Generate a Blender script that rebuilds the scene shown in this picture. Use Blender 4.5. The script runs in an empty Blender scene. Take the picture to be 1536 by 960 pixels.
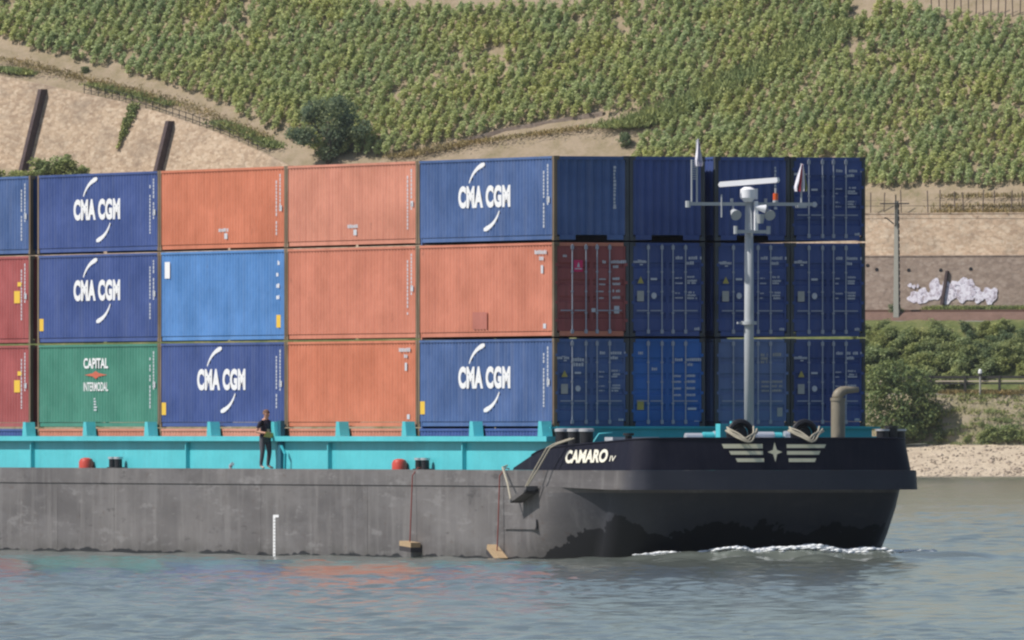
import bpy, bmesh, math, random
import numpy as np
from mathutils import Vector, Matrix
from mathutils.bvhtree import BVHTree

random.seed(7)
RNG = np.random.default_rng(11)
SC = bpy.context.scene
COL = SC.collection
rad = math.radians

# ---------------------------------------------------------------- camera, sky, sun, exposure
F = 29580.0            # focal length in pixels of a 1536 px wide frame
H = 3.85               # eye height above the river
HOR = 650.0            # row of the horizon
cam_d = bpy.data.cameras.new('camera')
cam = bpy.data.objects.new('camera', cam_d)
COL.objects.link(cam)
cam.location = (0, 0, H)
cam.rotation_euler = (math.pi / 2, 0, 0)
cam_d.sensor_width = 36.0
cam_d.lens = 36.0 * F / 1536.0
cam_d.shift_y = (HOR - 480.0) / 1536.0
cam_d.clip_start = 5.0
cam_d.clip_end = 20000.0
SC.camera = cam

SUN_EL = rad(50)
SUN_AZ = (-0.945, -0.318)
_n = math.hypot(*SUN_AZ)
SUN_DIR = Vector((SUN_AZ[0] / _n * math.cos(SUN_EL), SUN_AZ[1] / _n * math.cos(SUN_EL), math.sin(SUN_EL)))
world = bpy.data.worlds.new('World')
SC.world = world
world.use_nodes = True
wn = world.node_tree
for n in list(wn.nodes):
    wn.nodes.remove(n)
sky = wn.nodes.new('ShaderNodeTexSky')
sky.sky_type = 'NISHITA'
sky.sun_disc = False
sky.sun_elevation = SUN_EL
sky.sun_rotation = math.atan2(SUN_DIR.x, SUN_DIR.y)
sky.dust_density = 1.0
sky.air_density = 1.0
bgn = wn.nodes.new('ShaderNodeBackground')
bgn.inputs[1].default_value = 0.076
won = wn.nodes.new('ShaderNodeOutputWorld')
wn.links.new(sky.outputs[0], bgn.inputs[0])
wn.links.new(bgn.outputs[0], won.inputs[0])
sd = bpy.data.lights.new('sun', 'SUN')
sd.energy = 3.7
sd.angle = rad(0.5)
sd.color = (1.0, 0.95, 0.87)
so = bpy.data.objects.new('sun', sd)
COL.objects.link(so)
so.rotation_euler = SUN_DIR.to_track_quat('Z', 'Y').to_euler()
so.location = (0, 0, 200)
SC.view_settings.view_transform = 'Standard'
SC.view_settings.look = 'None'
SC.view_settings.exposure = 0.26
SC.view_settings.gamma = 1.0
SC.render.engine = 'CYCLES'
SC.cycles.max_bounces = 6
SC.cycles.diffuse_bounces = 3
SC.cycles.glossy_bounces = 3
SC.cycles.filter_width = 2.3
SC.cycles.use_denoising = True


# ---------------------------------------------------------------- helpers
class MB:
    def __init__(s):
        s.v = []
        s.f = []

    def add(s, vs, fs):
        o = len(s.v)
        s.v += [tuple(p) for p in vs]
        s.f += [tuple(i + o for i in f) for f in fs]

    def box(s, x0, x1, y0, y1, z0, z1):
        s.add([(x0, y0, z0), (x1, y0, z0), (x1, y1, z0), (x0, y1, z0), (x0, y0, z1), (x1, y0, z1), (x1, y1, z1), (x0, y1, z1)],
              [(3, 2, 1, 0), (4, 5, 6, 7), (0, 1, 5, 4), (1, 2, 6, 5), (2, 3, 7, 6), (3, 0, 4, 7)])

    def tube(s, pts, r, n=8, cap=True):
        pts = [Vector(p) for p in pts]
        rs = r if isinstance(r, (list, tuple)) else [r] * len(pts)
        rings = []
        ref = None
        for i, p in enumerate(pts):
            d = (pts[min(i + 1, len(pts) - 1)] - pts[max(i - 1, 0)]).normalized()
            if ref is None:
                ref = Vector((0, 0, 1)) if abs(d.z) < 0.9 else Vector((1, 0, 0))
            u = (ref - d * ref.dot(d)).normalized()
            ref = u
            w = d.cross(u)
            rings.append([p + (u * math.cos(2 * math.pi * k / n) + w * math.sin(2 * math.pi * k / n)) * rs[i] for k in range(n)])
        vs = [q for ring in rings for q in ring]
        fs = []
        for i in range(len(rings) - 1):
            for k in range(n):
                a, b = i * n + k, i * n + (k + 1) % n
                fs.append((a, b, b + n, a + n))
        if cap:
            fs.append(tuple(reversed(range(n))))
            fs.append(tuple(range((len(rings) - 1) * n, len(rings) * n)))
        s.add(vs, fs)

    def cyl(s, x, y, z0, z1, r, n=14, r1=None):
        s.tube([(x, y, z0), (x, y, z1)], [r, r if r1 is None else r1], n)

    def prism(s, poly, to3, d):
        """poly in 2D, to3(u, v, w) -> 3D, extruded w = 0..d"""
        n = len(poly)
        vs = [to3(u, v, 0) for u, v in poly] + [to3(u, v, d) for u, v in poly]
        fs = [tuple(range(n)), tuple(reversed(range(n, 2 * n)))] + [(i, i + n, (i + 1) % n + n, (i + 1) % n) for i in range(n)]
        s.add(vs, fs)

    def grid(s, rows, flip=False):
        n = len(rows[0])
        vs = [p for r in rows for p in r]
        fs = []
        for i in range(len(rows) - 1):
            for k in range(n - 1):
                q = (i * n + k, i * n + k + 1, (i + 1) * n + k + 1, (i + 1) * n + k)
                fs.append(q[::-1] if flip else q)
        s.add(vs, fs)

    def mesh(s, name):
        m = bpy.data.meshes.new(name)
        m.from_pydata(s.v, [], s.f)
        m.update()
        return m


def link_mesh(name, me, mat, parent=None, smooth=None, fix=False):
    if fix:
        bm = bmesh.new()
        bm.from_mesh(me)
        bmesh.ops.recalc_face_normals(bm, faces=bm.faces)
        bm.to_mesh(me)
        bm.free()
    if mat is not None and not me.materials:
        me.materials.append(mat)
    if smooth is not None:
        me.polygons.foreach_set('use_smooth', [True] * len(me.polygons))
        if smooth < 180:
            me.set_sharp_from_angle(angle=rad(smooth))
    o = bpy.data.objects.new(name, me)
    COL.objects.link(o)
    if parent is not None:
        o.parent = parent
    return o


def part(name, mb, mat, parent, smooth=None, fix=False):
    return link_mesh(name, mb.mesh(name), mat, parent, smooth, fix)


def tag(o, label, cat, group=None):
    o['label'] = label
    o['category'] = cat
    if group:
        o['group'] = group
    return o


def thing(name, label, cat, loc=(0, 0, 0), rz=0.0, group=None):
    o = bpy.data.objects.new(name, None)
    COL.objects.link(o)
    o.location = loc
    o.rotation_euler = (0, 0, rz)
    o.empty_display_size = 0.3
    return tag(o, label, cat, group)


def kind(o, k):
    o['kind'] = k
    return o


def quads_mesh(name, V, per=4):
    """V: (n*per, 3) array of separate polygons"""
    n = len(V) // per
    me = bpy.data.meshes.new(name)
    me.vertices.add(len(V))
    me.vertices.foreach_set('co', np.asarray(V, dtype=np.float32).ravel())
    me.loops.add(n * per)
    me.loops.foreach_set('vertex_index', np.arange(n * per, dtype=np.int32))
    me.polygons.add(n)
    me.polygons.foreach_set('loop_start', np.arange(0, n * per, per, dtype=np.int32))
    me.update(calc_edges=True)
    return me


# ---------------------------------------------------------------- materials
def new_mat(name):
    m = bpy.data.materials.new(name)
    m.use_nodes = True
    nt = m.node_tree
    b = nt.nodes['Principled BSDF']
    return m, nt, b


def ramp(nt, src, stops):
    r = nt.nodes.new('ShaderNodeValToRGB')
    el = r.color_ramp.elements
    while len(el) < len(stops):
        el.new(0.5)
    for e, (p, c) in zip(el, stops):
        e.position = p
        e.color = (c[0], c[1], c[2], 1) if not isinstance(c, (int, float)) else (c, c, c, 1)
    nt.links.new(src, r.inputs[0])
    return r.outputs[0]


def coords(nt, scale=(1, 1, 1), kind_='Object'):
    tc = nt.nodes.new('ShaderNodeTexCoord')
    mp = nt.nodes.new('ShaderNodeMapping')
    mp.inputs['Scale'].default_value = scale
    nt.links.new(tc.outputs[kind_], mp.inputs[0])
    return mp.outputs[0]


def noise(nt, vec, scale, detail=3, rough=0.55):
    n = nt.nodes.new('ShaderNodeTexNoise')
    n.inputs['Scale'].default_value = scale
    n.inputs['Detail'].default_value = detail
    n.inputs['Roughness'].default_value = rough
    nt.links.new(vec, n.inputs['Vector'])
    return n.outputs['Fac']


def mix(nt, fac, a, b, mode='MIX'):
    m = nt.nodes.new('ShaderNodeMix')
    m.data_type = 'RGBA'
    m.blend_type = mode
    for i, v in ((0, fac), (6, a), (7, b)):
        if isinstance(v, (int, float)):
            m.inputs[i].default_value = v
        elif isinstance(v, (tuple, list)):
            m.inputs[i].default_value = (v[0], v[1], v[2], 1)
        else:
            nt.links.new(v, m.inputs[i])
    return m.outputs[2]


def mathn(nt, op, a, b=None):
    m = nt.nodes.new('ShaderNodeMath')
    m.operation = op
    for i, v in enumerate((a, b)):
        if v is None:
            continue
        if isinstance(v, (int, float)):
            m.inputs[i].default_value = v
        else:
            nt.links.new(v, m.inputs[i])
    return m.outputs[0]


def bump(nt, b, h, strength, dist):
    n = nt.nodes.new('ShaderNodeBump')
    n.inputs['Strength'].default_value = strength
    n.inputs['Distance'].default_value = dist
    nt.links.new(h, n.inputs['Height'])
    nt.links.new(n.outputs[0], b.inputs['Normal'])


def paint(name, col, rough=0.5, dirt=0.25, dirt_col=(0.16, 0.12, 0.10), fade=0.12, rust=0.0, seed=0.0, spec=0.3):
    """weathered sheet paint: blotchy fading, vertical run marks, a little rust"""
    m, nt, b = new_mat(name)
    oi = nt.nodes.new('ShaderNodeObjectInfo')
    tc = nt.nodes.new('ShaderNodeTexCoord')
    ad = nt.nodes.new('ShaderNodeVectorMath')
    ad.operation = 'ADD'
    nt.links.new(tc.outputs['Object'], ad.inputs[0])
    nt.links.new(oi.outputs['Location'], ad.inputs[1])

    def mapped(sc):
        mp = nt.nodes.new('ShaderNodeMapping')
        mp.inputs['Scale'].default_value = sc
        nt.links.new(ad.outputs[0], mp.inputs[0])
        return mp.outputs[0]
    big = noise(nt, mapped((0.5, 0.5, 0.7)), 1.0, 4)
    run = noise(nt, mapped((5, 5, 0.35)), 1.0, 4, 0.65)
    fine = noise(nt, mapped((3, 3, 3)), 2.0, 5, 0.7)
    blot = noise(nt, mapped((1.3, 1.3, 1.0)), 1.0, 7, 0.78)
    light = tuple(min(1, c * (1 + fade) + 0.04 * fade * 4) for c in col)
    dark = tuple(c * (1 - fade) for c in col)
    c = mix(nt, ramp(nt, big, [(0.35, 0), (0.68, 1)]), dark, light)
    strip_ = noise(nt, mapped((0.01, 4.2, 0.05)), 1.0, 4, 0.75)
    c = mix(nt, mathn(nt, 'MULTIPLY', ramp(nt, strip_, [(0.45, 0), (0.68, 1)]), 0.35), c, light)
    c = mix(nt, mathn(nt, 'MULTIPLY', ramp(nt, strip_, [(0.33, 1), (0.5, 0)]), 0.30), c, dark)
    c = mix(nt, mathn(nt, 'MULTIPLY', ramp(nt, run, [(0.48, 0), (0.68, 1)]), dirt * 1.3), c, dirt_col)
    c = mix(nt, mathn(nt, 'MULTIPLY', ramp(nt, fine, [(0.60, 0), (0.68, 1)]), dirt), c, light)
    if rust:
        c = mix(nt, mathn(nt, 'MULTIPLY', ramp(nt, blot, [(0.30, 1), (0.37, 0)]), rust * 1.6), c, (0.10, 0.045, 0.03))
    nt.links.new(c, b.inputs['Base Color'])
    b.inputs['Roughness'].default_value = rough
    b.inputs['Specular IOR Level'].default_value = spec
    bump(nt, b, noise(nt, mapped((0.9, 0.9, 0.9)), 1.0, 3), 0.5, 0.10)
    return m


def plain(name, col, rough=0.6, metal=0.0, var=0.12, scale=6.0, spec=0.4):
    m, nt, b = new_mat(name)
    n = noise(nt, coords(nt), scale, 4)
    c = mix(nt, n, tuple(x * (1 - var) for x in col), tuple(min(1, x * (1 + var)) for x in col))
    nt.links.new(c, b.inputs['Base Color'])
    b.inputs['Roughness'].default_value = rough
    b.inputs['Metallic'].default_value = metal
    b.inputs['Specular IOR Level'].default_value = spec
    return m


def leaf_mat(name, lo, hi, scale=0.25, trans=0.25):
    m, nt, b = new_mat(name)
    g = nt.nodes.new('ShaderNodeNewGeometry')
    r = ramp(nt, g.outputs['Random Per Island'], [(0.0, lo), (0.55, tuple((a + c) / 2 for a, c in zip(lo, hi))), (1.0, hi)])
    tc = nt.nodes.new('ShaderNodeNewGeometry')
    n = noise(nt, tc.outputs['Position'], scale, 4)
    n2 = noise(nt, tc.outputs['Position'], scale * 5.5, 3)
    c = mix(nt, ramp(nt, n, [(0.35, 0), (0.65, 1)]), r, mix(nt, 1.0, r, (1.20, 1.06, 0.84), 'MULTIPLY'))
    c = mix(nt, 1.0, c, ramp(nt, n2, [(0.32, (0.74, 0.78, 0.80)), (0.5, (1.0, 1.0, 1.0)), (0.68, (1.18, 1.14, 1.10))]), 'MULTIPLY')
    nt.links.new(c, b.inputs['Base Color'])
    b.inputs['Roughness'].default_value = 0.65
    b.inputs['Specular IOR Level'].default_value = 0.25
    tr = nt.nodes.new('ShaderNodeBsdfTranslucent')
    nt.links.new(c, tr.inputs[0])
    ms = nt.nodes.new('ShaderNodeMixShader')
    ms.inputs[0].default_value = trans
    out = nt.nodes['Material Output']
    nt.links.new(b.outputs[0], ms.inputs[1])
    nt.links.new(tr.outputs[0], ms.inputs[2])
    nt.links.new(ms.outputs[0], out.inputs[0])
    return m


def soil_mat(name, stops, scale=0.6, bumpd=0.15):
    m, nt, b = new_mat(name)
    g = nt.nodes.new('ShaderNodeNewGeometry')
    n1 = noise(nt, g.outputs['Position'], scale, 8, 0.65)
    n2 = noise(nt, g.outputs['Position'], scale * 6, 6, 0.7)
    f = mathn(nt, 'ADD', mathn(nt, 'MULTIPLY', n1, 0.65), mathn(nt, 'MULTIPLY', n2, 0.35))
    nt.links.new(ramp(nt, f, stops), b.inputs['Base Color'])
    b.inputs['Roughness'].default_value = 0.95
    b.inputs['Specular IOR Level'].default_value = 0.1
    bump(nt, b, n2, 0.6, bumpd)
    return m


def stone_mat(name, stops, mortar, scale=2.2, stain=0.25):
    m, nt, b = new_mat(name)
    base = coords(nt, (scale * 1.35, scale * 1.35, scale * 1.9))
    wob = nt.nodes.new('ShaderNodeTexNoise')
    wob.inputs['Scale'].default_value = 1.3
    nt.links.new(base, wob.inputs['Vector'])
    va = nt.nodes.new('ShaderNodeVectorMath')
    va.operation = 'MULTIPLY_ADD'
    va.inputs[1].default_value = (0.6, 0.6, 0.6)
    nt.links.new(wob.outputs['Color'], va.inputs[0])
    nt.links.new(base, va.inputs[2])
    v = nt.nodes.new('ShaderNodeTexVoronoi')
    nt.links.new(va.outputs[0], v.inputs['Vector'])
    v.inputs['Scale'].default_value = 1.0
    sep = nt.nodes.new('ShaderNodeSeparateColor')
    nt.links.new(v.outputs['Color'], sep.inputs[0])
    mot = noise(nt, coords(nt), 1.1, 8, 0.75)
    f = mathn(nt, 'ADD', mathn(nt, 'MULTIPLY', sep.outputs[0], 0.38), mathn(nt, 'MULTIPLY', mot, 0.62))
    c = ramp(nt, f, stops)
    c = mix(nt, mathn(nt, 'MULTIPLY', ramp(nt, v.outputs['Distance'], [(0.55, 0), (0.85, 1)]), 0.5), c, mortar)
    big = noise(nt, coords(nt, (0.5, 0.5, 0.8)), 0.55, 6, 0.7)
    c = mix(nt, mathn(nt, 'MULTIPLY', ramp(nt, big, [(0.46, 0), (0.66, 1)]), stain), c, (0.19, 0.15, 0.12))
    fine = noise(nt, coords(nt), 3.2, 5, 0.75)
    c = mix(nt, mathn(nt, 'MULTIPLY', ramp(nt, fine, [(0.30, 1), (0.44, 0)]), 0.45), c, (0.16, 0.12, 0.09))
    nt.links.new(c, b.inputs['Base Color'])
    b.inputs['Roughness'].default_value = 0.95
    b.inputs['Specular IOR Level'].default_value = 0.1
    bump(nt, b, fine, 0.35, 0.08)
    return m


M = {}
M['salmon'] = paint('salmon paint', (0.55, 0.20, 0.13), 0.55, 0.3, (0.44, 0.15, 0.105), 0.12, 0.25)
M['salmon_pink'] = paint('faded salmon paint', (0.57, 0.235, 0.162), 0.55, 0.3, (0.46, 0.17, 0.125), 0.12, 0.25)
M['orange'] = paint('orange paint', (0.56, 0.185, 0.105), 0.55, 0.3, (0.42, 0.14, 0.08), 0.12, 0.25)
M['blue'] = paint('dark blue paint', (0.042, 0.078, 0.25), 0.5, 0.25, (0.11, 0.14, 0.26), 0.14, 0.1)
M['blue_mid'] = paint('worn blue paint', (0.060, 0.118, 0.29), 0.5, 0.3, (0.15, 0.19, 0.32), 0.16, 0.1)
M['light_blue'] = paint('light blue paint', (0.085, 0.23, 0.52), 0.5, 0.3, (0.14, 0.26, 0.50), 0.14, 0.25)
M['bright_blue'] = paint('bright blue paint', (0.025, 0.13, 0.42), 0.5, 0.25, (0.05, 0.12, 0.3), 0.12, 0.15)
M['grey_blue'] = paint('grey blue paint', (0.13, 0.19, 0.36), 0.55, 0.2, (0.1, 0.13, 0.2), 0.1, 0.15)
M['patch_red'] = paint('repaired patch paint', (0.43, 0.15, 0.115), 0.55, 0.2, (0.3, 0.1, 0.08), 0.1)
M['green'] = paint('green paint', (0.055, 0.225, 0.165), 0.5, 0.25, (0.10, 0.25, 0.20), 0.12, 0.15)
M['maroon'] = paint('maroon paint', (0.36, 0.085, 0.085), 0.5, 0.3, (0.26, 0.08, 0.08), 0.14, 0.2)
M['salmon_shaded'] = paint('salmon paint toned for shade', (0.30, 0.075, 0.075), 0.55, 0.3, (0.12, 0.05, 0.05), 0.14, 0.3)  # darker tone for the salmon doors, their shade put into the colour
M['frame_rust'] = paint('rusty edge paint', (0.19, 0.14, 0.09), 0.6, 0.5, (0.15, 0.08, 0.05), 0.2, 0.5)
M['white'] = plain('white lettering paint', (0.82, 0.82, 0.84), 0.5, 0, 0.05)
M['mark'] = plain('pale stencil paint', (0.55, 0.57, 0.62), 0.6, 0, 0.12)
M['yellow'] = plain('yellow sticker', (0.78, 0.50, 0.06), 0.5, 0, 0.08)
M['ochre'] = plain('faded yellow sticker', (0.42, 0.36, 0.10), 0.5, 0, 0.08)
M['plate'] = plain('grey data plate', (0.40, 0.40, 0.38), 0.5, 0.2)
M['pink'] = plain('crimson emblem', (0.62, 0.03, 0.13), 0.5)
M['red_mark'] = plain('red emblem paint', (0.55, 0.13, 0.08), 0.5)
M['rod'] = plain('galvanised lock rod', (0.34, 0.37, 0.44), 0.5, 0.3)
M['dark'] = plain('dark underside steel', (0.02, 0.02, 0.025), 0.8)
M['turq'] = paint('turquoise paint', (0.095, 0.53, 0.60), 0.45, 0.18, (0.10, 0.40, 0.46), 0.06, 0.0)
M['turq_dark'] = paint('turquoise coaming paint', (0.03, 0.38, 0.46), 0.5, 0.2, (0.03, 0.25, 0.3), 0.1, 0.0)
M['blue_post'] = paint('dark blue green post paint', (0.02, 0.13, 0.19), 0.5, 0.2, (0.03, 0.1, 0.14), 0.1)
M['deck'] = plain('deck paint', (0.10, 0.11, 0.12), 0.8)
M['black'] = paint('black bulwark paint', (0.012, 0.012, 0.024), 0.5, 0.25, (0.03, 0.03, 0.042), 0.03, 0.0, spec=0.12)
M['steel_black'] = plain('black bollard paint', (0.025, 0.025, 0.03), 0.45, 0.2)
M['steel_worn'] = plain('worn bollard top', (0.55, 0.55, 0.58), 0.45, 0.4)
M['cream'] = plain('cream emblem paint', (0.72, 0.68, 0.50), 0.5)
M['ivory'] = plain('ivory name paint', (0.86, 0.82, 0.70), 0.5, 0, 0.04)
M['mast'] = plain('grey mast paint', (0.44, 0.46, 0.48), 0.5, 0.0, 0.08)
M['radar'] = plain('white radar plastic', (0.82, 0.82, 0.86), 0.35, 0, 0.03)
M['vent'] = paint('tan vent paint', (0.26, 0.225, 0.17), 0.5, 0.3, (0.15, 0.13, 0.1), 0.12)
M['red_cap'] = plain('red cowl paint', (0.55, 0.07, 0.05), 0.45)
M['rope'] = plain('pale mooring rope', (0.40, 0.365, 0.29), 0.9, 0, 0.3, 30)
M['red_rope'] = plain('red rope', (0.26, 0.07, 0.06), 0.9)
M['timber'] = plain('pale timber', (0.42, 0.30, 0.18), 0.8, 0, 0.2)
M['timber_dark'] = plain('dark tarred timber', (0.05, 0.045, 0.05), 0.8)
M['silver'] = plain('silver sheet', (0.70, 0.72, 0.78), 0.35, 0.4)
M['lamp_orange'], _nt, _b = new_mat('orange signal lens')
_b.inputs['Base Color'].default_value = (0.75, 0.12, 0.03, 1)
_b.inputs['Roughness'].default_value = 0.15


def hull_material():
    m, nt, b = new_mat('worn grey hull paint')
    tc = nt.nodes.new('ShaderNodeTexCoord')
    sep = nt.nodes.new('ShaderNodeSeparateXYZ')
    nt.links.new(tc.outputs['Object'], sep.inputs[0])

    def mapped(sc):
        mp = nt.nodes.new('ShaderNodeMapping')
        mp.inputs['Scale'].default_value = sc
        nt.links.new(tc.outputs['Object'], mp.inputs[0])
        return mp.outputs[0]
    big = noise(nt, mapped((0.3, 0.16, 0.5)), 1.0, 5, 0.6)
    run = noise(nt, mapped((2, 1.6, 0.16)), 1.0, 5, 0.7)
    scuff = noise(nt, mapped((0.8, 0.5, 2.4)), 1.0, 6, 0.75)
    fine = noise(nt, mapped((3, 1.6, 5)), 1.0, 6, 0.7)
    patch = noise(nt, mapped((0.5, 0.22, 0.9)), 1.0, 6, 0.7)
    smear = noise(nt, mapped((1, 0.9, 0.5)), 1.0, 7, 0.8)
    c = mix(nt, ramp(nt, big, [(0.38, 0), (0.62, 1)]), (0.112, 0.104, 0.106), (0.165, 0.154, 0.154))
    c = mix(nt, mathn(nt, 'MULTIPLY', ramp(nt, patch, [(0.50, 0), (0.60, 1)]), 0.35), c, (0.205, 0.195, 0.20))
    c = mix(nt, mathn(nt, 'MULTIPLY', ramp(nt, run, [(0.50, 0), (0.66, 1)]), 0.50), c, (0.235, 0.222, 0.22))
    c = mix(nt, mathn(nt, 'MULTIPLY', ramp(nt, smear, [(0.30, 1), (0.43, 0)]), 0.45), c, (0.085, 0.072, 0.068))
    c = mix(nt, mathn(nt, 'MULTIPLY', ramp(nt, scuff, [(0.57, 0), (0.63, 1)]), 0.45), c, (0.27, 0.26, 0.262))
    c = mix(nt, mathn(nt, 'MULTIPLY', ramp(nt, scuff, [(0.34, 1), (0.38, 0)]), 0.6), c, (0.06, 0.055, 0.056))
    c = mix(nt, mathn(nt, 'MULTIPLY', ramp(nt, fine, [(0.60, 0), (0.66, 1)]), 0.35), c, (0.10, 0.065, 0.05))
    low = nt.nodes.new('ShaderNodeMapRange')
    low.inputs['From Min'].default_value = 0.55
    low.inputs['From Max'].default_value = 0.05
    nt.links.new(sep.outputs['Z'], low.inputs['Value'])
    c = mix(nt, mathn(nt, 'MULTIPLY', mathn(nt, 'MULTIPLY', low.outputs[0], ramp(nt, smear, [(0.4, 0), (0.56, 1)])), 0.6), c, (0.07, 0.066, 0.06))
    # bow shade put into the hull colour, and a jagged black boot-top below it
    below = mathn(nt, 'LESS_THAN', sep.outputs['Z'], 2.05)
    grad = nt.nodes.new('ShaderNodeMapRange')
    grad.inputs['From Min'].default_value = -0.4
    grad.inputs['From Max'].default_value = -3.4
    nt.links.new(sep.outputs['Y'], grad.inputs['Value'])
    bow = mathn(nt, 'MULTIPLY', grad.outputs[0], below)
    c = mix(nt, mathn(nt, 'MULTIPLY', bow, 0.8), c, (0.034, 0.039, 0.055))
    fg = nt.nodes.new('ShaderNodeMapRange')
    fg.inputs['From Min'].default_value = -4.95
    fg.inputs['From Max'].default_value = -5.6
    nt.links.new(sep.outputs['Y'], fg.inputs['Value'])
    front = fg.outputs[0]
    c = mix(nt, mathn(nt, 'MULTIPLY', front, 0.85), c, (0.020, 0.024, 0.042))  # strake front darkened as well, its shade painted in
    jag = noise(nt, mapped((0.75, 0.75, 0.75)), 1.0, 4, 0.6)
    fwd = mathn(nt, 'MULTIPLY', mathn(nt, 'MINIMUM', mathn(nt, 'MAXIMUM', mathn(nt, 'MULTIPLY', sep.outputs['Y'], -0.45), 0.0), 1.0), 0.85)
    lim = mathn(nt, 'ADD', mathn(nt, 'MULTIPLY', mathn(nt, 'SUBTRACT', jag, 0.5), mathn(nt, 'ADD', mathn(nt, 'MULTIPLY', fwd, 2.6), 0.5)), mathn(nt, 'ADD', fwd, 0.08))
    boot = mathn(nt, 'LESS_THAN', sep.outputs['Z'], lim)
    c = mix(nt, mathn(nt, 'MULTIPLY', boot, 0.9), c, (0.012, 0.012, 0.016))
    nt.links.new(c, b.inputs['Base Color'])
    b.inputs['Roughness'].default_value = 0.55
    b.inputs['Specular IOR Level'].default_value = 0.3
    bump(nt, b, big, 0.3, 0.05)
    return m


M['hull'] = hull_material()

# ---------------------------------------------------------------- barge frame of reference
TH = rad(20.1)
OX, OY = (831 - 768) / F * 600.0, 600.0
CT, ST = math.cos(TH), math.sin(TH)


def BW(x, y, z=0.0):
    """barge frame (x to starboard of the near stack corner, y aft) -> world"""
    return Vector((OX + x * CT - y * ST, OY + x * ST + y * CT, z))


# ---------------------------------------------------------------- far bank frame of reference
PHI = rad(-20)
BX, BY = (1458 - 768) / F * 1779.0, 1779.0
CA, SA = math.cos(PHI), math.sin(PHI)


def KW(a, b, z=0.0):
    return Vector((BX + a * CA - b * SA, BY + a * SA + b * CA, z))


def to_bank(X, Y):
    dx, dy = X - BX, Y - BY
    return dx * CA + dy * SA, -dx * SA + dy * CA


PL_B0, PL_Z0, PL_S = 41.0, 26.25, 0.70


def plane_z(b):
    return PL_Z0 + PL_S * (b - PL_B0)


def on_plane(px, py):
    """point of the vineyard slope seen at a photo pixel -> (a, b, z)"""
    kx, kz = (px - 768) / F, (HOR - py) / F
    A = kz - PL_S * (-SA * kx + CA)
    C = PL_Z0 - PL_S * PL_B0 + PL_S * (SA * BX - CA * BY) - H
    Y = C / A
    a, b = to_bank(kx * Y, Y)
    return a, b, H + kz * Y


def on_b(px, py, b):
    kx, kz = (px - 768) / F, (HOR - py) / F
    Y = (b - SA * BX + CA * BY) / (-SA * kx + CA)
    a, bb = to_bank(kx * Y, Y)
    return a, b, H + kz * Y


def to_px(X, Y, Z):
    return 768 + F * X / Y, HOR - F * (Z - H) / Y


# ---------------------------------------------------------------- summer haze over the valley
hb = MB()
hb.box(-420, 420, -60, 1985, -3.2, 90)
hm = bpy.data.materials.new('thin summer haze')
hm.use_nodes = True
hn = hm.node_tree
hn.nodes.remove(hn.nodes['Principled BSDF'])
pv = hn.nodes.new('ShaderNodeVolumePrincipled')
pv.inputs['Color'].default_value = (0.86, 0.92, 1.0, 1)
pv.inputs['Density'].default_value = 0.000020
pv.inputs['Anisotropy'].default_value = 0.0
hn.links.new(pv.outputs[0], hn.nodes['Material Output'].inputs['Volume'])
kind(part('haze', hb, hm, None), 'stuff')
SC.cycles.volume_bounces = 0

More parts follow.
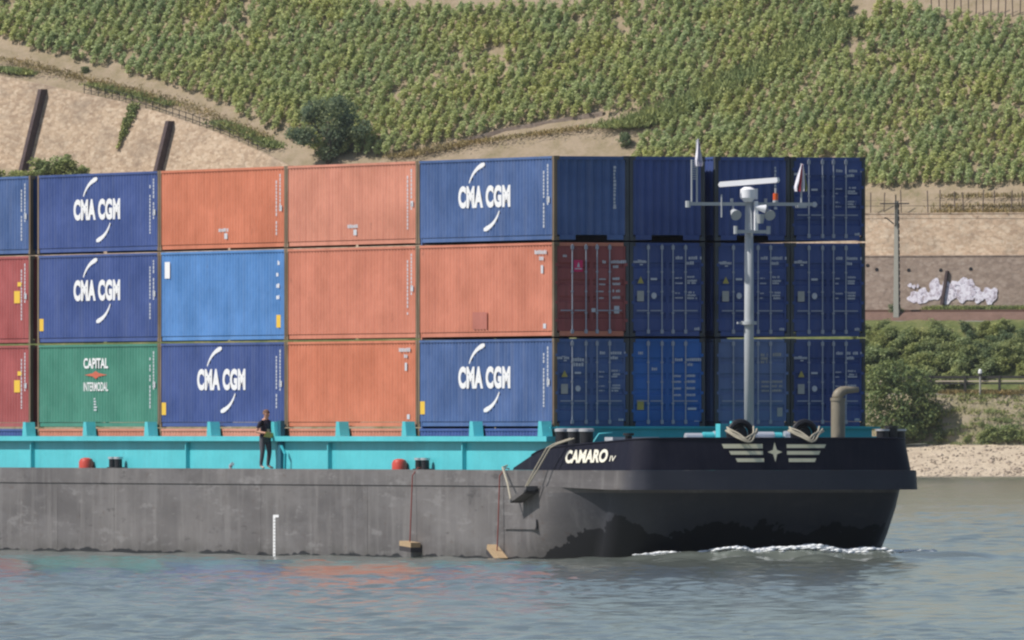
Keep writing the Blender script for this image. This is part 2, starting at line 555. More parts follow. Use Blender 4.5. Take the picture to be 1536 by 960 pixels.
# ---------------------------------------------------------------- river
def make_water():
    ys = [325.0]
    while ys[-1] < 1783:
        ys.append(ys[-1] + 0.34 * (ys[-1] / 360.0) ** 0.75)
    ys = np.array(ys)
    nx = 250
    s = np.linspace(-1, 1, nx)
    half = ys * 0.0268 + 6.0
    X = s[None, :] * half[:, None]
    Y = np.repeat(ys[:, None], nx, 1)
    Z = np.zeros_like(X)
    rng = np.random.default_rng(5)
    for i in range(80):
        lam = 0.75 * (2.8 / 0.75) ** rng.random()
        ang = rng.normal(1.25, 0.9)
        k = 2 * math.pi / lam
        amp = 0.0057 * lam ** 0.22 * rng.uniform(0.6, 1.3)
        fade = np.clip(1.5 - (Y / 360.0) ** 0.75 * 0.34 / lam * 2.0, 0.0, 1)
        Z += amp * fade * np.sin(k * (X * math.cos(ang) + Y * math.sin(ang)) + rng.uniform(0, 6.28))
    # patches of stronger and weaker ripple
    patch = 0.75 + 0.35 * np.sin(X * 0.13 + Y * 0.021 + 1.0) * np.sin(Y * 0.034 - X * 0.05)
    Z *= patch
    # bow wave: a ridge of water pushed up ahead of the bow, and a wake ridge along its starboard end
    dx, dy = X - OX, Y - OY
    lx = dx * CT + dy * ST
    ly = -dx * ST + dy * CT
    g = np.exp(-((ly + 5.9) / 1.3) ** 2) * (1 / (1 + np.exp(-(lx + 0.3) / 0.9))) * (1 / (1 + np.exp((lx - 11.3) / 1.1)))
    Z += 0.38 * g * (0.62 + 0.38 * np.exp(-((lx - 6.2) / 3.0) ** 2) + 0.06 * np.sin(lx * 1.9) * np.sin(ly * 2.3) + 0.07 * np.sin(lx * 4.1 + ly))
    g2 = np.exp(-((ly + 9.2) / 1.1) ** 2) * (1 / (1 + np.exp(-(lx - 0.5) / 0.8))) * (1 / (1 + np.exp((lx - 11.0) / 1.0)))
    Z += 0.10 * g2 * (1 + 0.6 * np.sin(lx * 2.6 + 1))
    g3 = np.exp(-((ly + 6.2 - (lx - 10.5) * 0.45) / 0.7) ** 2) * (1 / (1 + np.exp(-(lx - 10.4) / 0.5))) * np.exp(-np.clip(lx - 10.4, 0, 30) / 2.6)
    Z += 0.26 * g3
    V = np.stack([X, Y, Z], -1).reshape(-1, 3)
    nr = len(ys)
    idx = np.arange(nr * nx).reshape(nr, nx)
    Q = np.stack([idx[:-1, :-1], idx[:-1, 1:], idx[1:, 1:], idx[1:, :-1]], -1).reshape(-1, 4)
    me = bpy.data.meshes.new('river')
    me.vertices.add(len(V))
    me.vertices.foreach_set('co', V.astype(np.float32).ravel())
    me.loops.add(Q.size)
    me.loops.foreach_set('vertex_index', Q.astype(np.int32).ravel())
    me.polygons.add(len(Q))
    me.polygons.foreach_set('loop_start', np.arange(0, Q.size, 4, dtype=np.int32))
    me.polygons.foreach_set('use_smooth', np.ones(len(Q), dtype=bool))
    me.update(calc_edges=True)
    return me, g


def water_material():
    m, nt, b = new_mat('river water')
    g = nt.nodes.new('ShaderNodeNewGeometry')
    n = noise(nt, g.outputs['Position'], 0.05, 4)
    c = mix(nt, n, (0.135, 0.155, 0.135), (0.172, 0.192, 0.175))
    nt.links.new(c, b.inputs['Base Color'])
    b.inputs['Roughness'].default_value = 0.12
    b.inputs['IOR'].default_value = 1.333
    b.inputs['Specular IOR Level'].default_value = 0.62
    f = noise(nt, g.outputs['Position'], 3.2, 5, 0.65)
    bump(nt, b, f, 0.35, 0.014)
    return m


M['water'] = water_material()
wme, _g = make_water()
kind(link_mesh('river', wme, M['water']), 'structure')
mb = MB()
mb.add([(-400, -50, -0.75), (400, -50, -0.75), (400, 1975, -0.75), (-400, 1975, -0.75)], [(0, 1, 2, 3)])
kind(part('river_bed', mb, M['water'], None), 'structure')

# ---------------------------------------------------------------- far bank: ground
M['beach'] = soil_mat('pale pebble beach', [(0.30, (0.26, 0.20, 0.15)), (0.45, (0.50, 0.41, 0.31)), (0.6, (0.60, 0.50, 0.38)), (0.75, (0.42, 0.34, 0.26))], 0.8)
M['bank'] = soil_mat('dry weedy bank', [(0.30, (0.10, 0.11, 0.05)), (0.45, (0.26, 0.23, 0.14)), (0.58, (0.36, 0.30, 0.22)), (0.72, (0.18, 0.19, 0.08))], 0.7)
M['path'] = soil_mat('dusty footpath', [(0.3, (0.36, 0.32, 0.26)), (0.7, (0.48, 0.43, 0.36))], 0.8)
M['scrub'] = soil_mat('grassy embankment', [(0.30, (0.05, 0.07, 0.025)), (0.5, (0.13, 0.15, 0.055)), (0.68, (0.27, 0.23, 0.12))], 0.5)
M['ballast'] = soil_mat('rusty track ballast', [(0.3, (0.15, 0.095, 0.075)), (0.7, (0.25, 0.16, 0.13))], 1.4)
M['soil'] = soil_mat('dry vineyard soil', [(0.28, (0.16, 0.16, 0.075)), (0.42, (0.28, 0.225, 0.145)), (0.58, (0.37, 0.29, 0.21)), (0.74, (0.22, 0.225, 0.10))], 0.55)

A0, A1 = -150.0, 45.0


def strip(name, rows, mat, na=60, rough=0.0):
    """ground strip along the bank: rows = [(b, z), ...]"""
    mb = MB()
    out = []
    for (b, z) in rows:
        out.append([KW(A0 + (A1 - A0) * i / na, b, z + (random.uniform(-rough, rough) if rough else 0)) for i in range(na + 1)])
    mb.grid(out)
    return kind(part(name, mb, mat, None, smooth=180), 'structure')


strip('beach', [(-9, -1.9), (-3, -0.6), (0, -0.02), (3, 0.75), (6, 1.5), (9, 2.2), (12.5, 2.85)], M['beach'], 160, 0.06)
strip('river_bank', [(12.5, 2.85), (13.3, 4.6), (14.2, 6.2), (15.0, 7.4)], M['bank'], 160, 0.10)
strip('footpath', [(15.0, 7.4), (16.2, 7.5), (19.5, 7.5)], M['path'], 40)
strip('embankment', [(19.5, 7.5), (22, 9.2), (25, 11.6), (28, 13.8), (29, 14.2)], M['scrub'], 120, 0.15)
strip('railway_bed', [(29, 14.2), (29.5, 14.95), (30, 15.0), (34.8, 15.0), (35.6, 15.2)], M['ballast'], 40)

WALL_PX = [(-220, 66), (-90, 95), (0, 117), (100, 139), (180, 156), (250, 176), (330, 205), (400, 236), (455, 263)]
WALL = [on_plane(*p) for p in WALL_PX]


def wall_b(a):
    """plan line of the tall retaining wall; beyond its end the foot of the slope"""
    A = [w[0] for w in WALL] + [WALL[-1][0] + 8]
    B = [w[1] for w in WALL] + [41.0]
    return float(np.interp(a, A, B))


def terrace_z(a):
    b = wall_b(a)
    return min(plane_z(b), 24.2 + (b - 37.3) * 0.30 + (1.0 if b < 44 else 0))


na = 150
rows = [[], [], []]
for i in range(na + 1):
    a = A0 + (A1 - A0) * i / na
    bw = wall_b(a)
    zt = terrace_z(a)
    rows[0].append(KW(a, 37.2, 24.1))
    rows[1].append(KW(a, min(38.6, bw), 24.2))
    rows[2].append(KW(a, bw, zt))
mb = MB()
mb.grid(rows)
kind(part('terrace', mb, M['soil'], None, smooth=180), 'structure')
mb = MB()
rows = []
nb = 60
for j in range(nb + 1):
    row = []
    for i in range(na + 1):
        a = A0 + (A1 - A0) * i / na
        b0 = wall_b(a)
        b = b0 + (112 - b0) * (j / nb) ** 1.2
        row.append(KW(a, b, plane_z(b) + (random.uniform(-0.12, 0.12) if j else 0)))
    rows.append(row)
mb.grid(rows)
kind(part('hillside', mb, M['soil'], None, smooth=180), 'structure')

# ---------------------------------------------------------------- far bank: walls
M['wall_pale'] = stone_mat('pale sandstone wall', [(0.25, (0.46, 0.33, 0.235)), (0.45, (0.60, 0.445, 0.315)), (0.62, (0.66, 0.52, 0.385)), (0.8, (0.70, 0.58, 0.45))], (0.40, 0.31, 0.23), 2.0, 0.4)
M['wall_grey'] = stone_mat('grey brown quarry wall', [(0.25, (0.25, 0.19, 0.155)), (0.5, (0.34, 0.265, 0.215)), (0.75, (0.40, 0.325, 0.27))], (0.22, 0.175, 0.15), 2.0, 0.35)
M['wall_tan'] = stone_mat('weathered tan stone wall', [(0.25, (0.33, 0.235, 0.165)), (0.45, (0.46, 0.345, 0.245)), (0.62, (0.53, 0.41, 0.30)), (0.8, (0.60, 0.49, 0.37))], (0.30, 0.225, 0.165), 2.0, 0.5)
M['rib'] = stone_mat('shade-toned rib stone', [(0.0, (0.07, 0.052, 0.055)), (1.0, (0.12, 0.09, 0.09))], (0.07, 0.055, 0.055), 2.0, 0.2)  # rib stone darkened, the buttress shade is put into its colour


def bank_wall(name, label, z0, z1, b0, b1, mat, thick=0.5):
    t = thing(name, label, 'wall', KW(-50, b0, z0), PHI)
    mb = MB()
    n = 60
    L = A1 - A0
    x0 = A0 + 50
    front = [[(x0 + L * i / n, 0, -0.3) for i in range(n + 1)], [(x0 + L * i / n, b1 - b0, z1 - z0) for i in range(n + 1)],
             [(x0 + L * i / n, b1 - b0 + thick, z1 - z0) for i in range(n + 1)]]
    mb.grid(front)
    part('masonry', mb, mat, t)
    cp = MB()
    cp.box(x0, x0 + L, b1 - b0 - 0.05, b1 - b0 + thick, z1 - z0 + 0.003, z1 - z0 + 0.12)
    part('coping', cp, mat, t)
    return t


lower_wall = bank_wall('retaining_wall', 'grey brown stone retaining wall with white graffiti along the railway', 15.2, 20.15, 35.6, 36.3, M['wall_grey'])
upper_wall = bank_wall('retaining_wall', 'pale sandstone retaining wall stacked above the grey graffiti wall', 20.2, 24.1, 36.65, 37.2, M['wall_pale'])

tall = thing('retaining_wall', 'tall pale battered stone wall with ribs darkened for shade below the vineyard path', 'wall', KW(WALL[2][0], WALL[2][1], 0), PHI)
mbw, mbc = MB(), MB()
top, bot, back = [], [], []
wa0, wb0 = WALL[2][0], WALL[2][1]
dense = []
for i in range(len(WALL) - 1):
    for k in range(6):
        f = k / 6
        dense.append(tuple(WALL[i][j] * (1 - f) + WALL[i + 1][j] * f for j in range(3)))
dense.append(WALL[-1])
_w0, _w1 = Vector((WALL[2][0], WALL[2][1])), Vector((WALL[-2][0], WALL[-2][1]))
wdir = (_w1 - _w0).normalized()
wnor = Vector((wdir.y, -wdir.x))
if wnor.y > 0:
    wnor = -wnor
BATTER = 0.37


def wall_face(a, b, ztop, z):
    """point of the battered face below the top edge point (a, b, ztop), in the wall's own frame"""
    d = (ztop - z) * BATTER
    return (a - wa0 + wnor.x * d, b - wb0 + wnor.y * d, z)


for (a, b, z) in dense:
    zb = min(terrace_z(a), z) - 1.5
    top.append(wall_face(a, b, z + 0.25, z + 0.25))
    bot.append(wall_face(a, b, z + 0.25, zb))
    back.append((a - wa0 - wnor.x * 0.5, b - wb0 - wnor.y * 0.5, z + 0.25))
mbw.grid([bot, top, back])
part('masonry', mbw, M['wall_tan'], tall)
for px in (67, 258):
    py = np.interp(px, [p[0] for p in WALL_PX], [p[1] for p in WALL_PX]) + 6
    a, b, z = on_plane(px, py)
    b = wall_b(a)
    z = plane_z(b)
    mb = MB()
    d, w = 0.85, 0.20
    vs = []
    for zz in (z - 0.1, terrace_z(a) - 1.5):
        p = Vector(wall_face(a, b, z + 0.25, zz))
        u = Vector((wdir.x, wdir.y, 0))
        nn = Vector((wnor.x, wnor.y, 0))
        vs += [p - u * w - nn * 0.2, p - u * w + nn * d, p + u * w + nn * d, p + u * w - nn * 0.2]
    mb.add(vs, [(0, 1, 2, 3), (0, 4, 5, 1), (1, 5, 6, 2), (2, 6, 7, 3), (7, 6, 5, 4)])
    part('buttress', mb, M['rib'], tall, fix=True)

# graffiti: bubble shapes sprayed on the grey wall
M['graf_white'], _nt, _b = new_mat('white spray paint')
_n1 = noise(_nt, coords(_nt, (1, 1, 1)), 2.4, 6, 0.75)
_nt.links.new(ramp(_nt, _n1, [(0.36, (0.30, 0.25, 0.25)), (0.44, (0.52, 0.47, 0.55)), (0.52, (0.72, 0.70, 0.78)), (0.66, (0.80, 0.78, 0.84))]), _b.inputs['Base Color'])
_b.inputs['Roughness'].default_value = 0.85
M['graf_line'] = plain('lilac spray outline', (0.50, 0.46, 0.54), 0.7, 0, 0.2, 3)


def on_lower_wall(px, py, off):
    a, b, z = on_b(px, py, 35.9)
    bb = 35.6 + (z - 15.2) * 0.7 / 4.95 - off
    return (a + 50, bb - 35.6, z - 15.2)


mbg, mbl = MB(), MB()
blobs = [(1372, 446, 9, 9), (1386, 444, 10, 12), (1404, 435, 11, 16), (1424, 438, 13, 16), (1441, 434, 14, 17), (1455, 436, 13, 16), (1470, 444, 8, 10), (1486, 443, 11, 13), (1365, 428, 3, 3), (1371, 430, 3, 3), (1377, 429, 2, 3)]
for k, (px, py, rx, ry) in enumerate(blobs):
    n = 28
    ph = random.uniform(0, 6)
    prof = [1 + 0.16 * math.sin(3 * t + ph) + 0.12 * math.sin(5 * t + ph * 2) + random.uniform(-0.06, 0.06) for t in [2 * math.pi * i / n for i in range(n)]]
    ring = [(px + rx * prof[i] * math.cos(2 * math.pi * i / n), min(457, py + ry * prof[i] * math.sin(2 * math.pi * i / n))) for i in range(n)]
    mbg.add([on_lower_wall(x, y, 0.02 + 0.006 * k) for x, y in ring], [tuple(range(n))])
    for sc in (0.62,):
        cx = px + random.uniform(-2, 2)
        st = random.randint(0, n)
        for i in range(st, st + (n if sc > 0.9 else 15)):
            if random.random() < 0.42:
                continue
            x0, y0 = ring[i % n]
            x1, y1 = ring[(i + 1) % n]
            q = [(cx + (x0 - cx) * sc, py + (y0 - py) * sc), (cx + (x1 - cx) * sc, py + (y1 - py) * sc)]
            q += [(cx + (x1 - cx) * (sc - 0.10), py + (y1 - py) * (sc - 0.10)), (cx + (x0 - cx) * (sc - 0.10), py + (y0 - py) * (sc - 0.10))]
            mbl.add([on_lower_wall(x, y, 0.09 + 0.006 * k) for x, y in q], [(0, 1, 2, 3)])
gp = part('graffiti', mbg, M['graf_white'], lower_wall)
part('graffiti_outline', mbl, M['graf_line'], gp)
mb = MB()
q = [on_lower_wall(x, y, 0.0) for x, y in ((1418.5, 406), (1422, 406), (1417, 457), (1412.5, 457))]
vs = [Vector(p) for p in q]
mb.add([p for p in vs] + [p + Vector((0, -0.3, 0)) for p in vs], [(0, 1, 2, 3), (4, 7, 6, 5), (0, 4, 5, 1), (1, 5, 6, 2), (2, 6, 7, 3), (3, 7, 4, 0)])
part('slanted_dark_mark', mb, M['rib'], lower_wall, fix=True)  # dark slanted mark raised on the wall, in the shade-toned rib stone
mb = MB()
for px, py in ((1314, 404), (1362, 405), (1410, 405), (1455, 403), (1300, 398)):
    p = on_lower_wall(px, py, 0.01)
    mb.tube([(p[0], p[1] + 0.1, p[2]), (p[0], p[1] - 0.05, p[2] - 0.02)], 0.17, 8)
part('drain_hole_lining', mb, M['dark'], lower_wall)


# ---------------------------------------------------------------- foliage
def leaf_cloud(lobes, n, size, rng, shell=0.55, flat=0.0):
    """n separate quads spread through ellipsoid lobes"""
    w = np.array([l[3] * l[4] * l[5] for l in lobes]) ** 0.75
    pick = rng.choice(len(lobes), n, p=w / w.sum())
    L = np.array(lobes)[pick]
    d = rng.normal(size=(n, 3))
    d /= np.linalg.norm(d, axis=1, keepdims=True)
    r = (shell + (1 - shell) * rng.random(n)) * np.where(rng.random(n) < 0.12, rng.uniform(1.0, 1.18, n), 1.0)
    c = L[:, :3] + d * L[:, 3:6] * r[:, None]
    nrm = rng.normal(size=(n, 3)) + d * 0.9 + np.array([0, 0, flat])
    nrm /= np.linalg.norm(nrm, axis=1, keepdims=True)
    t = np.cross(nrm, rng.normal(size=(n, 3)))
    t /= np.linalg.norm(t, axis=1, keepdims=True)
    u = np.cross(nrm, t)
    s = size * rng.uniform(0.55, 1.3, n)[:, None]
    e = rng.uniform(0.6, 1.0, n)[:, None]
    V = np.stack([c - t * s, c - u * s * e, c + t * s, c + u * s * e], 1)
    return V.reshape(-1, 3)


M['vine'] = leaf_mat('vine leaves', (0.31, 0.39, 0.175), (0.58, 0.66, 0.365), 0.16, 0.48)
M['vine_wood'] = plain('vine wood', (0.12, 0.09, 0.07), 0.9)
M['tree_dark'] = leaf_mat('dark tree leaves', (0.10, 0.155, 0.10), (0.27, 0.345, 0.23), 0.4, 0.5)
M['bush_a'] = leaf_mat('green bush leaves', (0.17, 0.23, 0.09), (0.45, 0.52, 0.25), 0.4, 0.5)
M['bush_b'] = leaf_mat('grey green bush leaves', (0.16, 0.215, 0.10), (0.42, 0.49, 0.245), 0.4, 0.5)
M['bush_c'] = leaf_mat('dark bush leaves', (0.09, 0.14, 0.075), (0.27, 0.345, 0.185), 0.4, 0.45)
M['tree_green'] = leaf_mat('full green tree leaves', (0.075, 0.125, 0.055), (0.26, 0.335, 0.145), 0.4, 0.35)
M['grass'] = leaf_mat('grass blades', (0.17, 0.225, 0.085), (0.37, 0.43, 0.19), 0.3)
M['dry_grass'] = leaf_mat('dry grass blades', (0.20, 0.17, 0.08), (0.42, 0.35, 0.19), 0.3)
M['bark'] = plain('bark', (0.09, 0.07, 0.055), 0.9)

POLY_A = [(-90, 32), (0, 61), (60, 82), (130, 98), (210, 118), (280, 140), (350, 170), (425, 207), (480, 236), (575, 240), (650, 221), (760, 195), (905, 172), (950, 172), (1055, 139), (1150, 95), (1284, 26), (1262, -8), (880, -8), (870, 14), (560, 18), (540, -30), (-90, -60)]
POLY_B = [(935, 262), (955, 222), (1010, 185), (1120, 134), (1292, 38), (1320, 6), (1395, 26), (1500, 40), (1620, 30), (1620, 291), (1420, 287), (1300, 283), (1120, 275)]


def inside(poly, x, y):
    c = False
    j = len(poly) - 1
    for i in range(len(poly)):
        xi, yi = poly[i]
        xj, yj = poly[j]
        if (yi > y) != (yj > y) and x < (xj - xi) * (y - yi) / (yj - yi) + xi:
            c = not c
        j = i
    return c


def edge_dist(poly, x, y):
    """how far below the plant the plot still goes on, in photo pixels"""
    for d in range(4, 60, 4):
        if not inside(poly, x - d * 0.25, y + d):
            return d
    return 99


spots = []
a = -150.0
while a < 30:
    b = 41.2 + random.uniform(0, 0.8)
    while b < 80:
        aa = a + random.uniform(-0.16, 0.16)
        z = plane_z(b)
        p = KW(aa, b, z)
        px, py = to_px(p.x, p.y, p.z)
        if -80 < px < 1616 and -40 < py < 300 and b > wall_b(aa):
            for pl, poly in (('A', POLY_A), ('B', POLY_B)):
                if inside(poly, px, py):
                    gap = math.sin(px * 0.021 + 1.3 * math.sin(py * 0.05)) + math.sin(py * 0.043 + px * 0.011 + 2)
                    if random.random() < (0.02 if gap < 1.0 else 0.30) + (0.05 if pl == 'B' else 0):
                        break
                    spots.append((edge_dist(poly, px, py), aa, b, z, pl))
                    break
        b += 0.45 + random.uniform(-0.08, 0.08)
    a += 1.05
spots.sort()
NV = 8
vine_sets = []
for k in range(NV):
    rng = np.random.default_rng(100 + k)
    lob = [(0, 0, 1.0, 0.52, 0.74, 0.45), (0.05, 0.1, 1.45, 0.40, 0.62, 0.42), (-0.03, -0.15, 0.7, 0.46, 0.62, 0.36)]
    lob = [(l[0] + rng.normal(0, .06), l[1] + rng.normal(0, .1), l[2] + rng.normal(0, .07), l[3] * rng.uniform(.8, 1.2), l[4] * rng.uniform(.8, 1.2), l[5] * rng.uniform(.8, 1.2)) for l in lob]
    vine_sets.append(leaf_cloud(lob, 105, 0.15, rng, 0.35, 1.3))
vine_meshes = [quads_mesh('vine_foliage', v) for v in vine_sets]
for m_ in vine_meshes:
    m_.materials.append(M['vine'])
mb = MB()
mb.tube([(0, 0, -0.15), (0.03, 0.02, 0.45), (-0.02, 0.0, 0.95)], [0.05, 0.04, 0.03], 6)
vine_trunk = mb.mesh('vine_trunk')
vine_trunk.materials.append(M['vine_wood'])
N_IND = 290
for k, (d, aa, b, z, pl) in enumerate(spots[:N_IND]):
    t = thing('grapevine', 'leafy green grapevine at the lower edge of its vineyard plot', 'grapevine', KW(aa, b, z), PHI + random.uniform(-0.2, 0.2), 'grapevines along the lower edges of the plots')
    s = random.uniform(0.62, 0.9)
    t.scale = (s, s, s * random.uniform(0.9, 1.15))
    o = bpy.data.objects.new('foliage', vine_meshes[k % NV])
    COL.objects.link(o)
    o.parent = t
    o = bpy.data.objects.new('trunk', vine_trunk)
    COL.objects.link(o)
    o.parent = t
parts_ = []
for k, (d, aa, b, z, pl) in enumerate(spots[N_IND:]):
    V = vine_sets[random.randrange(NV)]
    an = PHI + random.uniform(-0.2, 0.2) + (math.pi if random.random() < 0.5 else 0)
    s = random.uniform(0.60, 0.92)
    R = np.array([[math.cos(an), -math.sin(an), 0], [math.sin(an), math.cos(an), 0], [0, 0, random.uniform(0.85, 1.15)]])
    parts_.append(V @ R.T * s + np.array(KW(aa, b, z)))
o = link_mesh('vineyard_foliage', quads_mesh('vineyard_foliage', np.concatenate(parts_)), M['vine'])
kind(tag(o, 'rows of green grapevines covering the upper vineyard slope', 'vineyard'), 'stuff')


def leafy_thing(name, label, cat, loc, lobes, n, size, mat, group=None, trunk=None, seed=0, shell=0.5):
    t = thing(name, label, cat, loc, 0, group)
    rng = np.random.default_rng(seed)
    link_mesh('crown', quads_mesh('crown', leaf_cloud(lobes, n, size, rng, shell, 0.6)), mat, t)
    mb = MB()
    r, h = trunk or (0.08, 1.0)
    mb.tube([(0, 0, -0.4), (0.05 * h, 0, h * 0.5), (0, 0, h)], [r, r * 0.8, r * 0.5], 8)
    for k in range(4):
        an = k * 1.6 + seed
        e = lobes[k % len(lobes)]
        mb.tube([(0.02 * h, 0, h * (0.35 + 0.12 * k)), (e[0] * 0.5 + 0.2 * math.cos(an), e[1] * 0.5 + 0.2 * math.sin(an), h * 0.75), (e[0], e[1], e[2])], [r * 0.5, r * 0.35, r * 0.15], 6)
    part('trunk', mb, M['bark'], t, smooth=180)
    return t


def rand_lobes(w, h, k, rng, z0=0.15):
    L = []
    for i in range(k):
        an = rng.uniform(0, 6.28)
        rr = rng.uniform(0, 0.62) * w / 2
        L.append((rr * math.cos(an), rr * math.sin(an), h * rng.uniform(z0 + 0.18, 0.78), w * rng.uniform(.16, .28), w * rng.uniform(.16, .28), h * rng.uniform(.14, .25)))
    L.append((0, 0, h * 0.42, w * 0.36, w * 0.36, h * 0.40))
    return L


# dark tree at the end of the tall wall
ta, tb, tz = on_plane(492, 243)
rng = np.random.default_rng(3)
lob = [(0.4, 0, 3.6, 1.7, 1.7, 1.9)]
for k in range(22):
    an = rng.uniform(0, 6.28)
    ex = rng.uniform(0.35, 1.0)
    sx = 3.7 * ex * math.cos(an)
    sz = 3.5 + 2.9 * ex * math.sin(an)
    if sz < 1.0:
        sz = 1.0 + rng.uniform(0, 0.6)
    q_ = rng.uniform(0.65, 1.25)
    lob.append((sx + (0.25 if sz > 4 else -0.25), rng.uniform(-1.2, 1.2), sz, q_, q_, q_ * rng.uniform(0.6, 0.95)))
leafy_thing('tree', 'dark bushy tree at the end of the tall stone wall', 'tree', KW(ta, tb, tz - 0.2), lob, 7500, 0.125, M['tree_dark'], None, (0.28, 4.0), 3, 0.45)

# big tree on the beach behind the bow
pa, pb, pz = on_b(1352, 664, 12.0)
lob = [(0, 0, 4.2, 2.9, 2.6, 3.0), (-2.0, 0, 6.0, 1.8, 1.7, 1.7), (-0.6, 0, 7.3, 1.5, 1.3, 1.0), (1.6, 0, 5.6, 1.7, 1.6, 1.6), (2.7, 0, 3.2, 1.5, 1.4, 1.8), (-2.6, 0, 3.0, 1.6, 1.5, 2.0), (1.2, 0, 1.5, 2.0, 1.8, 1.3), (-0.8, -0.6, 2.0, 1.9, 1.6, 1.5), (3.1, 0, 1.6, 1.0, 1.0, 1.1)]
r9 = np.random.default_rng(77)
for k in range(34):
    an = r9.uniform(0, 6.28)
    ex = r9.uniform(0.55, 1.0)
    q_ = r9.uniform(0.45, 0.85)
    lob.append((3.2 * ex * math.cos(an), -1.2 * r9.random() - 0.4, max(0.7, 4.1 + 3.6 * ex * math.sin(an)), q_, q_, q_ * 0.8))
lob = [(l[0], l[1], l[2], l[3] * (0.86 if n_ < 9 else 1), l[4] * 0.9, l[5] * (0.88 if n_ < 9 else 1)) for n_, l in enumerate(lob)]
leafy_thing('tree', 'large rounded green tree at the top of the beach behind the bow', 'tree', KW(pa, pb, 2.6), lob, 9000, 0.14, M['tree_green'], None, (0.25, 4.5), 9, 0.45)

bush_px = []
rng = np.random.default_rng(21)
for px in range(1292, 1562, 12):
    for py, bb in ((498, 26.6), (510, 25.2), (524, 23.8), (541, 22.2), (560, 20.4)):
        if py == 560 and px > 1440:
            continue
        if py == 540 and px > 1500:
            continue
        bush_px.append((px + rng.uniform(-7, 7), py + rng.uniform(-6, 6), bb + rng.uniform(-0.8, 0.8)))
protos = {}
for k in range(5):
    r2 = np.random.default_rng(300 + k)
    me = quads_mesh('bush_crown', leaf_cloud(rand_lobes(2.6, 2.1, 6, r2, 0.02), 950, 0.105, r2, 0.4, 1.3))
    protos[k] = me
mb = MB()
for k in range(5):
    an = k * 1.26
    mb.tube([(0, 0, -0.3), (0.25 * math.cos(an), 0.25 * math.sin(an), 0.5), (0.7 * math.cos(an), 0.7 * math.sin(an), 1.3)], [0.04, 0.03, 0.015], 5)
bush_stem = mb.mesh('bush_stem')
bush_stem.materials.append(M['bark'])


def bush(loc, s, mat, label, group, k, sz=1.0):
    t = thing('bush', label, 'bush', loc, random.uniform(0, 6.28), group)
    t.scale = (s, s, s * sz)
    key = (k % 5, mat)
    if key not in protos:
        me = protos[k % 5].copy()
        me.materials.clear()
        me.materials.append(M[mat])
        protos[key] = me
    o = bpy.data.objects.new('crown', protos[key])
    COL.objects.link(o)
    o.parent = t
    o = bpy.data.objects.new('trunk', bush_stem)
    COL.objects.link(o)
    o.parent = t
    return t


for k, (px, py, bb) in enumerate(bush_px):
    a, b, z = on_b(px, py, bb)
    zz = float(np.interp(b, [19.5, 22, 25, 28, 29], [7.5, 9.2, 11.6, 13.8, 14.2]))
    m_ = 'bush_c' if (px > 1445 and py < 540 and rng.random() < 0.4) else ('bush_b' if rng.random() < 0.5 else 'bush_a')
    lab = {'bush_a': 'leafy green bush on the embankment below the railway', 'bush_b': 'grey green bush on the embankment below the railway', 'bush_c': 'dark green bush on the embankment below the railway'}[m_]
    bush(KW(a, b, zz - 0.2), rng.uniform(0.75, 1.2) * (0.72 if py < 504 else 0.9 if py < 516 else 1.0), m_, lab, {'bush_a': 'green', 'bush_b': 'grey green', 'bush_c': 'dark'}[m_] + ' bushes on the railway embankment', k)
for k, (px, py, s) in enumerate(((1410, 655, .7), (1475, 656, 0.75), (1492, 652, .9), (1512, 650, 1.0), (1530, 652, .95), (1450, 640, .45), (1550, 650, 1))):
    a, b, z = on_b(px, py, 12.6)
    bush(KW(a, b, 2.9), s, 'bush_a' if px > 1440 else 'bush_c', 'low green bush at the top of the pebble beach' if px > 1440 else 'low dark bush beside the large rounded tree on the beach', 'low bushes at the top of the beach' if px > 1440 else None, k)
for k, (px, s) in enumerate(((-8, 1.1), (10, 0.95), (25, .9), (40, 1.0), (52, 1.0), (64, 1.15), (75, 1.25), (88, 1.25), (100, 1.2), (112, 1.05), (124, .8))):
    a, b, z = on_b(px, 262, 48.5)
    bush(KW(a, b, 27.3 + (0.2 if px > 60 else -0.5)), s * 1.1, 'bush_a', 'green bush at the foot of the tall stone wall', 'bushes at the foot of the tall wall', k)
a, b, z = on_plane(938, 222)
bush(KW(a, b, z - 0.1), 0.75, 'bush_c', 'small dark bush on bare soil between the two vineyard plots', None, 2, 1.1)
a, b, z = on_b(1343, 488, 30.0)
bush(KW(a, b, 14.6), 0.75, 'bush_c', 'small blue green bush beside the railway at the catenary mast', None, 1, 0.9)
a, b, z = on_plane(128, 108)
bush(KW(a, b, z - 0.3), 0.5, 'bush_c', 'small dark bush on the soil bank above the tall wall', None, 3)

for px, py, sc_, mt_, lab in ((968, 190, 0.55, 'bush_b', 'grey green bush at the bottom of the grassy diagonal strip'), (1000, 180, 0.45, 'bush_a', 'small green bush low on the grassy diagonal strip between vines'), (1075, 150, 0.4, 'bush_c', 'small dark green bush halfway along the grassy diagonal strip')):
    a, b, z = on_plane(px, py)
    bush(KW(a, b, z - 0.2), sc_, mt_, lab, None, int(px))

